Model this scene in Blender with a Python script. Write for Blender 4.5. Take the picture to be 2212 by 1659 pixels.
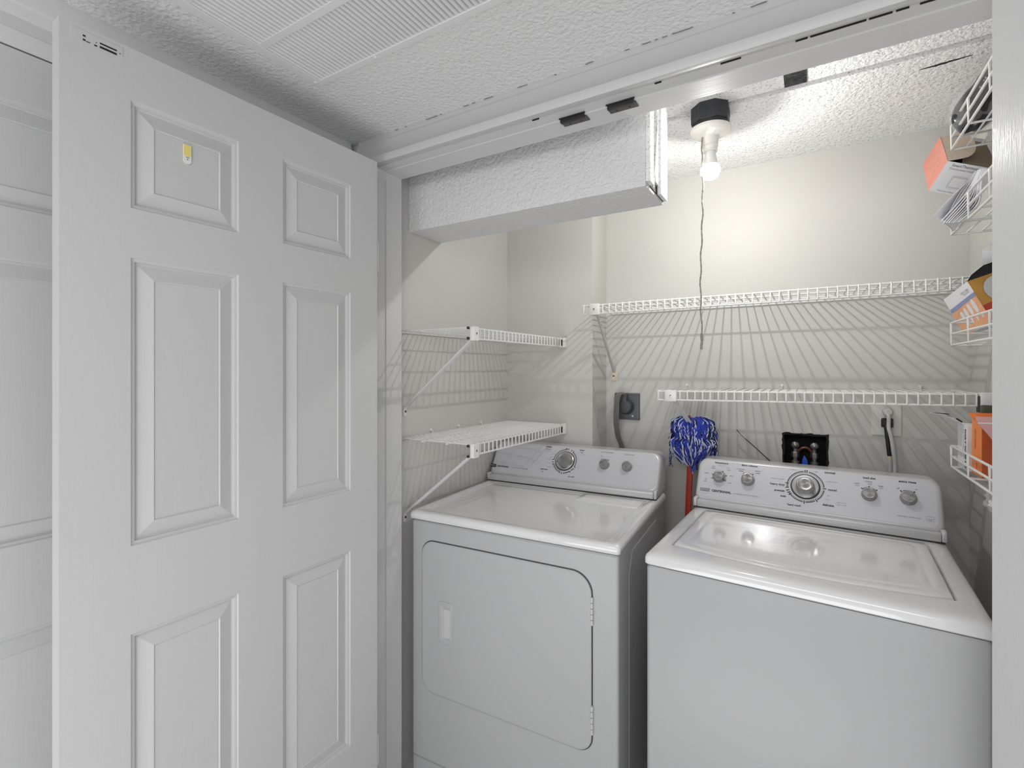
import bpy, bmesh, math, random
from mathutils import Vector, Matrix, noise
random.seed(7)
PI = math.pi
C = bpy.context.scene.collection
scn = bpy.context.scene
for o in list(bpy.data.objects): bpy.data.objects.remove(o)

# ------------------------------------------------------------------ camera, world, light, exposure
cam_d = bpy.data.cameras.new('camera'); cam = bpy.data.objects.new('camera', cam_d); C.objects.link(cam)
cam_d.sensor_fit = 'HORIZONTAL'; cam_d.sensor_width = 36.0
cam_d.lens = 36.0*1055/2212
cam_d.shift_y = -31.5/2212
cam_d.clip_start = 0.01
cam.location = (0, 0, 1.41)
cam.rotation_euler = (math.radians(90), 0, math.radians(31.2))
scn.camera = cam
w = bpy.data.worlds.new('world'); scn.world = w; w.use_nodes = True
bg = w.node_tree.nodes['Background']
bg.inputs[0].default_value = (0.97, 0.985, 1.0, 1); bg.inputs[1].default_value = 0.85
def area(name, loc, rot, sx, sy, energy, col=(1, 1, 1)):
    l = bpy.data.lights.new(name, 'AREA'); l.shape = 'RECTANGLE'; l.size = sx; l.size_y = sy; l.energy = energy; l.color = col
    o = bpy.data.objects.new(name, l); C.objects.link(o); o.location = loc; o.rotation_euler = rot; return o
area('fill_uplight', (-0.35, -0.55, 0.30), (math.radians(152), 0, 0), 1.4, 1.0, 15.0, (1.0, 0.995, 0.99))  # added low fill aimed upward to brighten the hall ceiling, not a real lamp
area('hall_ceiling_light', (-0.15, -0.55, 2.10), (math.radians(42), 0, 0), 1.3, 0.7, 14.5, (1.0, 0.995, 0.99))
scn.view_settings.view_transform = 'Standard'; scn.view_settings.look = 'None'
scn.view_settings.gamma = 1.0; scn.view_settings.exposure = 0.0; scn.view_settings.use_curve_mapping = False
BULB_EMIT = 40.0
BULB_POINT = 19.0

# ------------------------------------------------------------------ materials
def mat(name, col, rough=0.5, metal=0.0, spec=0.5, coat=0.0, bump=None, var=None, emit=None, alpha=None, trans=0.0, aniso=None, sheen=0.0):
    m = bpy.data.materials.new(name); m.use_nodes = True
    nt = m.node_tree; b = nt.nodes['Principled BSDF']
    b.inputs['Base Color'].default_value = (*col, 1); b.inputs['Roughness'].default_value = rough
    b.inputs['Metallic'].default_value = metal; b.inputs['Specular IOR Level'].default_value = spec
    b.inputs['Coat Weight'].default_value = coat; b.inputs['Coat Roughness'].default_value = 0.05
    b.inputs['Transmission Weight'].default_value = trans; b.inputs['Sheen Weight'].default_value = sheen
    if alpha is not None: b.inputs['Alpha'].default_value = alpha
    if emit: b.inputs['Emission Color'].default_value = (*emit[0], 1); b.inputs['Emission Strength'].default_value = emit[1]
    tc = nt.nodes.new('ShaderNodeTexCoord')
    if aniso:
        b.inputs['Anisotropic'].default_value = aniso
        t = nt.nodes.new('ShaderNodeTangent'); t.direction_type = 'RADIAL'; t.axis = 'Z'
        nt.links.new(t.outputs[0], b.inputs['Tangent'])
    if var:   # (scale, amount, detail, mapping scale)
        mp = nt.nodes.new('ShaderNodeMapping'); mp.inputs['Scale'].default_value = var[3] if len(var) > 3 else (1, 1, 1)
        n = nt.nodes.new('ShaderNodeTexNoise'); n.inputs['Scale'].default_value = var[0]; n.inputs['Detail'].default_value = var[2]
        r = nt.nodes.new('ShaderNodeMapRange'); r.inputs[1].default_value = 0.3; r.inputs[2].default_value = 0.7
        r.inputs[3].default_value = 1-var[1]; r.inputs[4].default_value = 1+var[1]
        mx = nt.nodes.new('ShaderNodeVectorMath'); mx.operation = 'SCALE'; mx.inputs[0].default_value = col
        nt.links.new(tc.outputs['Object'], mp.inputs[0]); nt.links.new(mp.outputs[0], n.inputs[0])
        nt.links.new(n.outputs[0], r.inputs[0]); nt.links.new(r.outputs[0], mx.inputs['Scale']); nt.links.new(mx.outputs[0], b.inputs['Base Color'])
    if bump:  # list of (scale, strength, distance, mapping scale)
        prev = None
        for (sc, st, dist, ms) in bump:
            mp = nt.nodes.new('ShaderNodeMapping'); mp.inputs['Scale'].default_value = ms
            n = nt.nodes.new('ShaderNodeTexNoise'); n.inputs['Scale'].default_value = sc; n.inputs['Detail'].default_value = 3
            bp = nt.nodes.new('ShaderNodeBump'); bp.inputs['Strength'].default_value = st; bp.inputs['Distance'].default_value = dist
            nt.links.new(tc.outputs['Object'], mp.inputs[0]); nt.links.new(mp.outputs[0], n.inputs[0]); nt.links.new(n.outputs[0], bp.inputs['Height'])
            if prev: nt.links.new(prev.outputs[0], bp.inputs['Normal'])
            prev = bp
        nt.links.new(prev.outputs[0], b.inputs['Normal'])
    return m
def popcorn(name, col, speck=0.0):
    m = mat(name, col, 0.85, bump=[(95, 0.9, 0.006, (1, 1, 1)), (230, 0.5, 0.002, (1, 1, 1))])
    nt = m.node_tree; b = nt.nodes['Principled BSDF']; tc = nt.nodes.new('ShaderNodeTexCoord')
    n = nt.nodes.new('ShaderNodeTexNoise'); n.inputs['Scale'].default_value = 170; n.inputs['Detail'].default_value = 2
    r = nt.nodes.new('ShaderNodeValToRGB'); e = r.color_ramp.elements
    e[0].position = 0.30; e[0].color = (*[c*(1-speck) for c in col], 1); e[1].position = 0.42; e[1].color = (*col, 1)
    nt.links.new(tc.outputs['Object'], n.inputs[0]); nt.links.new(n.outputs[0], r.inputs[0]); nt.links.new(r.outputs[0], b.inputs['Base Color'])
    return m
M = {}
M['door'] = mat('door_paint', (0.545, 0.545, 0.55), 0.42, bump=[(22, 0.10, 0.002, (14, 14, 0.6))])
M['door_gloss'] = mat('glossy_door_paint', (0.60, 0.60, 0.605), 0.26, bump=[(60, 0.22, 0.0015, (9, 9, 0.5))])
M['trim'] = mat('trim_paint', (0.62, 0.62, 0.625), 0.38, bump=[(20, 0.10, 0.002, (0.5, 9, 9))])
M['casing'] = mat('trim_paint_dimmed', (0.54, 0.54, 0.545), 0.42, bump=[(20, 0.10, 0.002, (0.5, 9, 9))])  # same trim paint, darkened to stand for dimmer light on the head casing
M['vent'] = mat('grille_paint', (0.70, 0.70, 0.705), 0.5)
M['hall_wall'] = mat('hall_wall_paint', (0.56, 0.56, 0.565), 0.6)
M['cream'] = mat('closet_wall_paint', (0.57, 0.56, 0.532), 0.6, bump=[(60, 0.12, 0.001, (1, 1, 1))], var=(2.5, 0.02, 3))
M['ceil'] = popcorn('hall_ceiling_texture', (0.76, 0.76, 0.765), 0.12)
M['ceil2'] = popcorn('closet_ceiling_texture', (0.86, 0.86, 0.86), 0.5)
M['soffit'] = popcorn('soffit_texture', (0.72, 0.72, 0.73), 0.15)
M['crack'] = mat('dark_gap', (0.012, 0.012, 0.013), 0.9)
M['patch'] = mat('dark_hole', (0.03, 0.03, 0.032), 0.9, bump=[(90, 0.9, 0.006, (1, 1, 1))], var=(60, 0.6, 4))
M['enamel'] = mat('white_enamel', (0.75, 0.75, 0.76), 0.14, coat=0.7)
M['enamel_shaded'] = mat('white_enamel_shaded', (0.45, 0.453, 0.46), 0.4, spec=0.4)  # same white enamel as the tops, darkened for shade on upright faces
M['gap'] = mat('seam_shadow_gap', (0.05, 0.05, 0.052), 0.8)
M['gap2'] = mat('door_seal_grey', (0.07, 0.07, 0.072), 0.8)
M['silver'] = mat('silver_panel_paint', (0.62, 0.625, 0.665), 0.30, metal=0.2, coat=0.3)
M['silver_shell'] = mat('light_silver_plastic', (0.60, 0.60, 0.61), 0.28, metal=0.15, coat=0.3)
M['knob'] = mat('knob_grey', (0.33, 0.33, 0.32), 0.32, metal=0.5)
M['knob_top'] = mat('brushed_metal', (0.42, 0.42, 0.41), 0.22, metal=1.0, aniso=0.85)
M['chrome'] = mat('satin_metal', (0.62, 0.62, 0.62), 0.25, metal=1.0)
M['ink'] = mat('black_ink', (0.03, 0.03, 0.035), 0.6)
M['ink2'] = mat('grey_ink', (0.22, 0.22, 0.25), 0.6)
M['wire'] = mat('white_vinyl_wire', (0.74, 0.735, 0.72), 0.35)
M['plastic'] = mat('white_plastic', (0.76, 0.755, 0.74), 0.35)
M['brace'] = mat('grey_white_steel', (0.56, 0.56, 0.56), 0.4)
M['black'] = mat('black_rubber', (0.012, 0.012, 0.013), 0.45)
M['boxblack'] = mat('black_steel_box', (0.035, 0.037, 0.045), 0.38, metal=0.2)
M['porcelain'] = mat('porcelain', (0.82, 0.80, 0.75), 0.22, coat=0.4)
M['bulb'] = mat('bulb_glow', (1, 1, 1), 0.4, emit=((1.0, 0.985, 0.95), BULB_EMIT), alpha=0.6)
M['bulb_base'] = mat('bulb_housing', (0.82, 0.82, 0.80), 0.4)
M['string'] = mat('pull_string', (0.30, 0.28, 0.24), 0.9, var=(300, 0.35, 2))
M['outlet'] = mat('dark_grey_outlet', (0.13, 0.135, 0.15), 0.32, metal=0.3)
M['plug'] = mat('dark_plug', (0.055, 0.058, 0.07), 0.45)
M['cord'] = mat('grey_cord', (0.15, 0.15, 0.145), 0.5)
M['offwhite'] = mat('off_white_plate', (0.66, 0.65, 0.60), 0.4)
M['ivory'] = mat('ivory_plastic', (0.68, 0.60, 0.44), 0.45)
M['white_cord'] = mat('white_cord', (0.62, 0.61, 0.60), 0.45)
M['copper'] = mat('aged_copper', (0.30, 0.13, 0.08), 0.45, metal=0.7, var=(40, 0.4, 3))
M['brass'] = mat('dull_valve_metal', (0.34, 0.31, 0.29), 0.38, metal=0.8, var=(60, 0.3, 3))
M['blue'] = mat('blue_plastic', (0.02, 0.09, 0.62), 0.4)
M['mop_blue'] = mat('mop_blue', (0.01, 0.035, 0.42), 0.9, sheen=0.3, var=(150, 0.4, 2))
M['mop_white'] = mat('mop_white', (0.66, 0.70, 0.86), 0.9, sheen=0.3)
M['mop_dark'] = mat('mop_dark', (0.012, 0.014, 0.05), 0.9)
M['red'] = mat('red_paint', (0.44, 0.03, 0.012), 0.45)
M['card'] = mat('brown_cardboard', (0.26, 0.20, 0.15), 0.85, var=(90, 0.08, 3))
M['card_light'] = mat('light_cardboard', (0.58, 0.48, 0.38), 0.85, var=(120, 0.08, 3))
M['salmon'] = mat('salmon_print', (0.66, 0.25, 0.19), 0.55, var=(14, 0.06, 2))
M['carton_white'] = mat('white_carton', (0.72, 0.72, 0.74), 0.5)
M['paper'] = mat('white_paper', (0.90, 0.90, 0.93), 0.7)
M['paper_grey'] = mat('grey_paper', (0.66, 0.66, 0.70), 0.7)
M['bandblue'] = mat('blue_grey_print', (0.25, 0.29, 0.45), 0.5)
M['peach'] = mat('peach_print', (0.78, 0.40, 0.22), 0.5, var=(20, 0.15, 2))
M['gold'] = mat('gold_print', (0.50, 0.26, 0.05), 0.45, var=(9, 0.2, 2))
M['deepred'] = mat('red_print', (0.45, 0.05, 0.015), 0.45)
M['orange'] = mat('orange_print', (0.86, 0.24, 0.04), 0.45, var=(12, 0.08, 2))
M['rust'] = mat('dark_orange_print', (0.50, 0.09, 0.02), 0.45, var=(10, 0.2, 2))
M['pinkbag'] = mat('pink_clear_plastic', (0.86, 0.50, 0.50), 0.25, alpha=0.78)
M['clearbag'] = mat('clear_plastic', (0.85, 0.85, 0.85), 0.2, alpha=0.13)
M['blackbag'] = mat('black_glossy_plastic', (0.010, 0.011, 0.016), 0.22)
M['olive'] = mat('dark_olive_plastic', (0.05, 0.045, 0.025), 0.5)
M['yellow'] = mat('yellow_adhesive', (0.78, 0.66, 0.22), 0.6)
M['floor'] = mat('floor_vinyl', (0.58, 0.57, 0.55), 0.5, var=(12, 0.2, 3))
M['steel_dark'] = mat('tarnished_catch_metal', (0.10, 0.09, 0.085), 0.4, metal=0.6)

# ------------------------------------------------------------------ mesh helpers
def fin(name, bm, m, parent=None, smooth=False, angle=35):
    bmesh.ops.recalc_face_normals(bm, faces=bm.faces[:])
    me = bpy.data.meshes.new(name); bm.to_mesh(me); bm.free()
    for x in (m if isinstance(m, (list, tuple)) else [m]): me.materials.append(M[x])
    if smooth:
        me.polygons.foreach_set('use_smooth', [True]*len(me.polygons))
        me.set_sharp_from_angle(angle=math.radians(angle))
    o = bpy.data.objects.new(name, me); C.objects.link(o)
    if parent: o.parent = parent
    return o
def tag(o, label, cat, group=None, kind=None):
    o['label'] = label; o['category'] = cat
    if group: o['group'] = group
    if kind: o['kind'] = kind
    return o
def thing(name, label, cat, loc=(0, 0, 0), rz=0, group=None):
    o = bpy.data.objects.new(name, None); C.objects.link(o); o.location = loc; o.rotation_euler = (0, 0, math.radians(rz))
    o.empty_display_size = 0.05
    return tag(o, label, cat, group)
def struct(name, bm, m, parent=None, smooth=False):
    o = fin(name, bm, m, parent, smooth)
    if not parent: o['kind'] = 'structure'
    return o
def N(): return bmesh.new()
def box(bm, x0, x1, y0, y1, z0, z1, mi=0, mtx=None, bev=0):
    vs = [bm.verts.new((x, y, z)) for x in (x0, x1) for y in (y0, y1) for z in (z0, z1)]
    idx = [(0, 1, 3, 2), (4, 6, 7, 5), (0, 4, 5, 1), (2, 3, 7, 6), (0, 2, 6, 4), (1, 5, 7, 3)]
    fs = [bm.faces.new([vs[i] for i in f]) for f in idx]
    for f in fs: f.material_index = mi
    if bev:
        es = list({e for f in fs for e in f.edges})
        r = bmesh.ops.bevel(bm, geom=es, offset=bev, segments=2, affect='EDGES', profile=0.5)
        vs = list({v for f in r['faces'] for v in f.verts} | {v for v in vs if v.is_valid})
        for f in r['faces']: f.material_index = mi
    if mtx:
        vs = list({v for v in vs if v.is_valid})
        bmesh.ops.transform(bm, matrix=mtx, verts=vs)
    return bm
def tube(bm, pts, r, n=8, cap=True, mi=0, flat=1.0, closed=False):
    pts = [Vector(p) for p in pts]; rings = []; L = len(pts)
    rr = r if isinstance(r, (list, tuple)) else [r]*L
    up = None
    for i, p in enumerate(pts):
        a = pts[(i-1) % L] if (closed or i > 0) else p; b = pts[(i+1) % L] if (closed or i < L-1) else p
        t = (b-a)
        if t.length < 1e-9: t = Vector((0, 0, 1))
        t.normalize()
        if up is None:
            up = Vector((0, 0, 1)) if abs(t.z) < 0.9 else Vector((1, 0, 0))
        s = t.cross(up)
        if s.length < 1e-6: s = t.cross(Vector((0, 1, 0)))
        s.normalize(); up = s.cross(t).normalized()
        rings.append([bm.verts.new(p + s*math.cos(2*PI*k/n)*rr[i] + up*math.sin(2*PI*k/n)*rr[i]*flat) for k in range(n)])
    for i in range(L if closed else L-1):
        A, B = rings[i], rings[(i+1) % L]
        for k in range(n):
            f = bm.faces.new((A[k], A[(k+1) % n], B[(k+1) % n], B[k])); f.material_index = mi
    if cap and not closed:
        for q in (rings[0][::-1], rings[-1]):
            f = bm.faces.new(q); f.material_index = mi
    return bm
def lathe(bm, prof, n=32, mtx=None, mi=0, capb=True, capt=True):
    """prof: list of (r, z)"""
    rings = [[bm.verts.new((r*math.cos(2*PI*k/n), r*math.sin(2*PI*k/n), z)) for k in range(n)] for r, z in prof]
    for A, B in zip(rings, rings[1:]):
        for k in range(n):
            f = bm.faces.new((A[k], A[(k+1) % n], B[(k+1) % n], B[k])); f.material_index = mi
    if capb: bm.faces.new(rings[0][::-1]).material_index = mi
    if capt: bm.faces.new(rings[-1]).material_index = mi
    if mtx: bmesh.ops.transform(bm, matrix=mtx, verts=[v for R in rings for v in R])
    return bm
def rrect(x0, x1, y0, y1, r, seg=6):
    """rounded rectangle outline; r scalar or 4 radii (x1y1, x0y1, x0y0, x1y0)"""
    rs = r if isinstance(r, (list, tuple)) else [r]*4
    out = []
    for (cx, cy, sx, sy, a0), q in zip(((x1, y1, -1, -1, 0), (x0, y1, 1, -1, 90), (x0, y0, 1, 1, 180), (x1, y0, -1, 1, 270)), rs):
        q = max(q, 1e-5)
        for k in range(seg+1):
            a = math.radians(a0+90*k/seg)
            out.append((cx+sx*q+q*math.cos(a), cy+sy*q+q*math.sin(a)))
    return out
def loft(bm, rings, cap0=True, cap1=True, mi=0, mi_cap=None):
    R = [[bm.verts.new(p) for p in ring] for ring in rings]; n = len(R[0])
    for A, B in zip(R, R[1:]):
        for k in range(n):
            bm.faces.new((A[k], A[(k+1) % n], B[(k+1) % n], B[k])).material_index = mi
    if cap0: bm.faces.new(R[0][::-1]).material_index = mi
    if cap1: bm.faces.new(R[-1]).material_index = mi if mi_cap is None else mi_cap
    return bm
def grid_box_holes(bm, x0, x1, z0, z1, y0, y1, hx0, hx1, hz0, hz1):
    for a in ((x0, hx0, z0, z1), (hx1, x1, z0, z1), (hx0, hx1, z0, hz0), (hx0, hx1, hz1, z1)):
        box(bm, a[0], a[1], y0, y1, a[2], a[3])
    return bm
def text(bm, s, size, mtx, depth=0.0, mi=0, align='CENTER', bold=0.0, squeeze=1.0):
    cu = bpy.data.curves.new('t', 'FONT'); cu.body = s; cu.size = size; cu.align_x = align; cu.align_y = 'CENTER'; cu.offset = bold
    cu.resolution_u = 2
    ob = bpy.data.objects.new('t', cu); C.objects.link(ob)
    bpy.context.view_layer.update()
    me = ob.evaluated_get(bpy.context.evaluated_depsgraph_get()).to_mesh()
    S = Matrix.Diagonal((squeeze, 1, 1, 1))
    vs = [bm.verts.new(mtx @ S @ v.co) for v in me.vertices]
    for p in me.polygons:
        try: bm.faces.new([vs[i] for i in p.vertices]).material_index = mi
        except ValueError: pass
    bpy.data.objects.remove(ob); bpy.data.curves.remove(cu)
    return bm
def arc_band(bm, mtx, r0, r1, a0, a1, n=40, mi=0):
    prev = None
    for k in range(n+1):
        a = math.radians(a0+(a1-a0)*k/n)
        q = (bm.verts.new(mtx @ Vector((r0*math.cos(a), r0*math.sin(a), 0))), bm.verts.new(mtx @ Vector((r1*math.cos(a), r1*math.sin(a), 0))))
        if prev: bm.faces.new((prev[0], prev[1], q[1], q[0])).material_index = mi
        prev = q
def quad(bm, pts, mi=0):
    f = bm.faces.new([bm.verts.new(p) for p in pts]); f.material_index = mi; return f
def catmull(P, k=6):
    P = [Vector(p) for p in P]; out = []
    for i in range(len(P)-1):
        a = P[max(i-1, 0)]; b = P[i]; c = P[i+1]; d = P[min(i+2, len(P)-1)]
        for j in range(k):
            t = j/k
            out.append(0.5*((2*b)+(c-a)*t+(2*a-5*b+4*c-d)*t*t+(3*b-a-3*c+d)*t**3))
    out.append(P[-1]); return out

# ------------------------------------------------------------------ room shell
HC, CC = 2.17, 2.225          # hall and closet ceiling heights
XL, XR, YC, YB = -1.23, 0.456, 1.988, 2.158
XHL = -1.33
JL, JR, HD = -1.195, 0.297, 2.065
YW0, YW1 = 1.147, 1.235
b = box(N(), -1.5, 1.9, -2.2, 2.4, -0.05, 0.0); struct('floor', b, 'floor')
b = box(N(), -1.5, 1.9, -0.9, YW0+0.02, HC, HC+0.06); struct('ceiling', b, 'ceil')
b = N()
box(b, XL-0.1, XR+0.1, YW0+0.04, 1.628, CC+0.006, CC+0.08)
box(b, XL-0.1, XR+0.1, 1.642, YB+0.1, CC, CC+0.08)
box(b, XL-0.1, XR+0.1, 1.626, 1.643, CC+0.022, CC+0.08)
struct('ceiling_closet', b, 'ceil2')
# front wall with the closet opening
b = N()
box(b, -1.5, JL-0.018, YW0, YW1, 0, CC+0.05); box(b, JR+0.018, 1.9, YW0, YW1, 0, CC+0.05)
box(b, JL-0.018, JR+0.018, YW0, YW1, HD+0.018, CC+0.05)
struct('wall_front', b, 'hall_wall')
b = N()
box(b, XL-0.1, XL, YW1, YB+0.1, 0, CC+0.02)
struct('wall_left', b, 'cream')
b = N(); box(b, XL, -0.797, YC, YB, 0, CC+0.01); struct('wall_chase', b, 'cream')
b = grid_box_holes(N(), -0.797, XR+0.1, 0, CC+0.01, YB, YB+0.1, -0.084, 0.065, 0.985, 1.166)
struct('wall_back', b, 'cream')
b = N(); box(b, XR, XR+0.1, YW1, YB, 0, CC+0.02); struct('wall_right', b, 'cream')
# hall left wall with its own door opening
D2a, D2b = 0.078, 1.058
b = N(); box(b, XHL-0.12, XHL, -2.2, D2a-0.02, 0, HC+0.02); box(b, XHL-0.12, XHL, D2b+0.015, YW0, 0, HC+0.02); box(b, XHL-0.12, XHL, D2a-0.02, D2b+0.015, 2.06, HC+0.02)
struct('wall_hall', b, 'hall_wall')
# closet frame: jambs, head, stops
b = N()
box(b, JL-0.018, JL, 1.128, YW1+0.002, 0, HD+0.018, bev=0.001)
box(b, JL, JL+0.004, 1.165, YW1+0.001, 0, HD)
struct('trim_1', b, 'trim')
b = N(); box(b, JR, JR+0.018, 1.13, YW1+0.002, 0, HD+0.018); struct('trim_2', b, 'trim')
b = N(); box(b, JL, JR, 1.128, YW1+0.002, HD, HD+0.018)
box(b, JL, JR, 1.162, YW1+0.001, HD-0.004, HD)
struct('trim_3', b, 'trim')
# head casing over the opening: moulded profile swept along x
def sweep_x(bm, prof, x0, x1):
    A = [bm.verts.new((x0, y, z)) for y, z in prof]; B = [bm.verts.new((x1, y, z)) for y, z in prof]
    n = len(prof)
    for k in range(n): bm.faces.new((A[k], A[(k+1) % n], B[(k+1) % n], B[k]))
    bm.faces.new(A[::-1]); bm.faces.new(B)
prof = [(YW0+0.001, HC+0.001), (1.136, HC+0.001), (1.134, 2.150), (1.128, 2.146), (1.124, 2.128), (1.116, 2.110), (1.106, 2.092), (1.100, 2.086), (1.098, 2.072), (1.102, 2.064), (1.112, 2.0635), (1.128, 2.067), (YW0+0.001, 2.067)]
b = N(); sweep_x(b, prof, -1.29, 1.2); struct('trim_4', b, 'casing', smooth=True)
b = N(); box(b, -1.29, JL-0.008, 1.104, YW0+0.001, 0, 2.063, bev=0.004); struct('trim_5', b, 'trim')
# hall left door casing
def sweep_y(bm, prof, y0, y1):
    A = [bm.verts.new((x, y0, z)) for x, z in prof]; B = [bm.verts.new((x, y1, z)) for x, z in prof]
    n = len(prof)
    for k in range(n): bm.faces.new((A[k], A[(k+1) % n], B[(k+1) % n], B[k]))
    bm.faces.new(A[::-1]); bm.faces.new(B)
b = N()
sweep_y(b, [(XHL-0.001, HC+0.001), (XHL+0.014, HC+0.001), (XHL+0.018, 2.15), (XHL+0.017, 2.125), (XHL+0.013, 2.12), (XHL+0.012, 2.104), (XHL+0.010, 2.098), (XHL-0.001, 2.097)], 0.04, 1.125)
sweep_y(b, [(XHL-0.03, 2.097), (XHL-0.003, 2.097), (XHL-0.003, 2.080), (XHL+0.001, 2.076), (XHL+0.001, 2.060), (XHL-0.003, 2.0435), (XHL-0.03, 2.0435)], D2a-0.02, D2b+0.012)
struct('trim_6', b, 'trim', smooth=True)
b = N(); box(b, XHL-0.001, XHL+0.014, D2b+0.006, 1.125, 0, 2.10, bev=0.003); box(b, XHL-0.001, XHL+0.014, 0.06, D2a-0.008, 0, 2.10, bev=0.003)
struct('trim_7', b, 'trim')

# ------------------------------------------------------------------ six panel doors
def panel_door(width, height, cols, rows, thick=0.035, mi=0):
    """front face at y=0 (facing -y), u = x, back at y=thick; panels moulded into the front"""
    bm = N()
    xs = [0] + [c for col in cols for c in col] + [width]
    zs = [0] + [r for row in rows for r in row] + [height]
    V = {}
    def v(x, z, y=0.0):
        k = (round(x, 5), round(z, 5), round(y, 5))
        if k not in V: V[k] = bm.verts.new((x, y, z))
        return V[k]
    for i in range(len(xs)-1):
        for j in range(len(zs)-1):
            x0, x1, z0, z1 = xs[i], xs[i+1], zs[j], zs[j+1]
            if i % 2 == 1 and j % 2 == 1:
                steps = [(0, 0), (0.002, 0.0030), (0.0075, 0.0040), (0.009, 0.0085), (0.0120, 0.0095), (0.040, 0.0020), (0.0422, 0.0045), (0.0440, 0.0040)]
                prev = None
                for ins, dep in steps:
                    r = [v(x0+ins, z0+ins, dep), v(x1-ins, z0+ins, dep), v(x1-ins, z1-ins, dep), v(x0+ins, z1-ins, dep)]
                    if prev:
                        for k in range(4): bm.faces.new((prev[k], prev[(k+1) % 4], r[(k+1) % 4], r[k]))
                    prev = r
                bm.faces.new(prev)
            else: bm.faces.new((v(x0, z0), v(x1, z0), v(x1, z1), v(x0, z1)))
    bk = [bm.verts.new(p) for p in ((0, thick, 0), (width, thick, 0), (width, thick, height), (0, thick, height))]
    bm.faces.new(bk)
    bm.faces.new([v(x, 0) for x in xs] + [bk[1], bk[0]])
    bm.faces.new([v(x, height) for x in xs[::-1]] + [bk[3], bk[2]])
    bm.faces.new([v(0, z) for z in zs[::-1]] + [bk[0], bk[3]])
    bm.faces.new([v(width, z) for z in zs] + [bk[2], bk[1]])
    return bm
rows = [(0.325, 0.884), (1.057, 1.624), (1.721, 1.933)]
cols = [(0.107, 0.316), (0.426, 0.633)]
def place_door(name, P0, ang, width, cols, m, z=0.006, h=2.034):
    bm = panel_door(width, h, cols, [(a-z+0.006, c-z+0.006) for a, c in rows])
    o = fin(name, bm, m); o.location = (P0[0], P0[1], z); o.rotation_euler = (0, 0, ang); o['kind'] = 'structure'
    return o
# left leaf: opened square to the closet, closet side facing +x.  local -y -> world +x
angL = math.atan2(1.057-0.325, -1.119+1.138)
d1 = place_door('door_1', (-1.138, 0.325), angL, 0.7322, cols, 'door')
# its mortised bolt plate, adhesive strip
b = N()
box(b, 0.016, 0.094, -0.0008, 0.001, 2.008, 2.026, bev=0.0003)
o1 = fin('flush_bolt_plate', b, 'door', d1); o1['label'] = 'painted flush bolt plate near the top edge'
b = N()
for (u0, u1, z0, z1) in ((0.033, 0.037, 2.019, 2.022), (0.033, 0.037, 2.012, 2.0145), (0.038, 0.044, 2.0118, 2.0128), (0.050, 0.054, 2.011, 2.013), (0.052, 0.0535, 2.017, 2.0185), (0.058, 0.084, 2.0185, 2.0212), (0.058, 0.084, 2.0115, 2.0148), (0.0885, 0.090, 2.016, 2.0175)):
    box(b, u0, u1, -0.0012, 0.0, z0-0.006+0.002, z1-0.006+0.002)
fin('bolt_slots', b, 'crack', o1)
b = N()
L1 = rrect(0.2005, 0.2165, 1.843, 1.884, [0.002, 0.002, 0.0075, 0.0075])
loft(b, [[(x, 0.0034, z) for x, z in L1], [(x, 0.0018, z) for x, z in L1]])
strip = fin('adhesive_strip', b, 'plastic', d1)
strip['label'] = 'white adhesive hook strip with a yellow square stuck on the top panel'
b = N(); box(b, 0.2012, 0.2158, 0.0006, 0.0019, 1.860, 1.883); fin('yellow_square', b, 'yellow', strip)
b = N(); box(b, 0.206, 0.212, 0.0012, 0.0019, 1.8565, 1.858); box(b, 0.208, 0.2095, 0.0012, 0.0019, 1.851, 1.8545); fin('hook_mark', b, 'ink2', strip)
for z in (0.20, 1.70):
    b2 = N(); tube(b2, [(0.7385, 0.006, z), (0.7385, 0.006, z+0.09)], 0.0045, 10); fin('hinge', b2, 'door', d1)
# right leaf: opened past square, closet side facing the camera-left
angR = math.radians(-(180-113))   # direction of the leaf from its hinge
dirR = (math.cos(angR), math.sin(angR))
# origin at free edge so that local -y is the closet side (normal (-.92,-.39))
P_h = Vector((0.2615, 1.105)); P_f = P_h + Vector(dirR)*0.7322
angR2 = math.atan2(P_h.y-P_f.y, P_h.x-P_f.x)
# closet side normal must point to (-,-): local -y rotated by angR2
nrm = Vector((math.sin(angR2), -math.cos(angR2)))
if nrm.x > 0: P0, A = P_h, math.atan2(P_f.y-P_h.y, P_f.x-P_h.x)
else: P0, A = P_f, angR2
d3 = place_door('door_2', (P0.x, P0.y), A, 0.7322, [(0.099, 0.306), (0.416, 0.625)], 'door_gloss')
# hall door behind the left leaf; face at x=-1.335 facing +x
d2 = place_door('door_3', (XHL-0.004, D2a), PI/2, 0.976, [(0.115, 0.44), (0.55, 0.866)], 'door')

# catch strikes in the head jamb
for k, (x0, x1, lab) in enumerate(((-0.556, -0.484, 'dark metal ball catch strike under the closet head jamb, the left of the two'), (-0.428, -0.356, 'dark metal ball catch strike under the closet head jamb, the right of the two'))):
    t = thing('catch_strike', lab, 'door catch', (x0, 1.166, HD), 0, 'catch strikes in the closet head jamb')
    b = N(); box(b, 0, x1-x0, 0.000, 0.026, -0.0062, -0.0042); fin('strike_plate', b, 'steel_dark', t)
    b = N(); box(b, 0.003, x1-x0-0.003, -0.010, -0.001, -0.012, -0.0005); box(b, 0.0, x1-x0, -0.012, -0.010, -0.0035, 0.0); fin('catch_body', b, 'black', t)
    for q in (0.25, 0.72): b = N(); lathe(b, [(0.0028, 0), (0.0025, -0.0012), (0.0008, -0.0016)], 12, Matrix.Translation(((x1-x0)*q, 0.018, -0.0061))); fin('screw', b, 'steel_dark', t)

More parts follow.
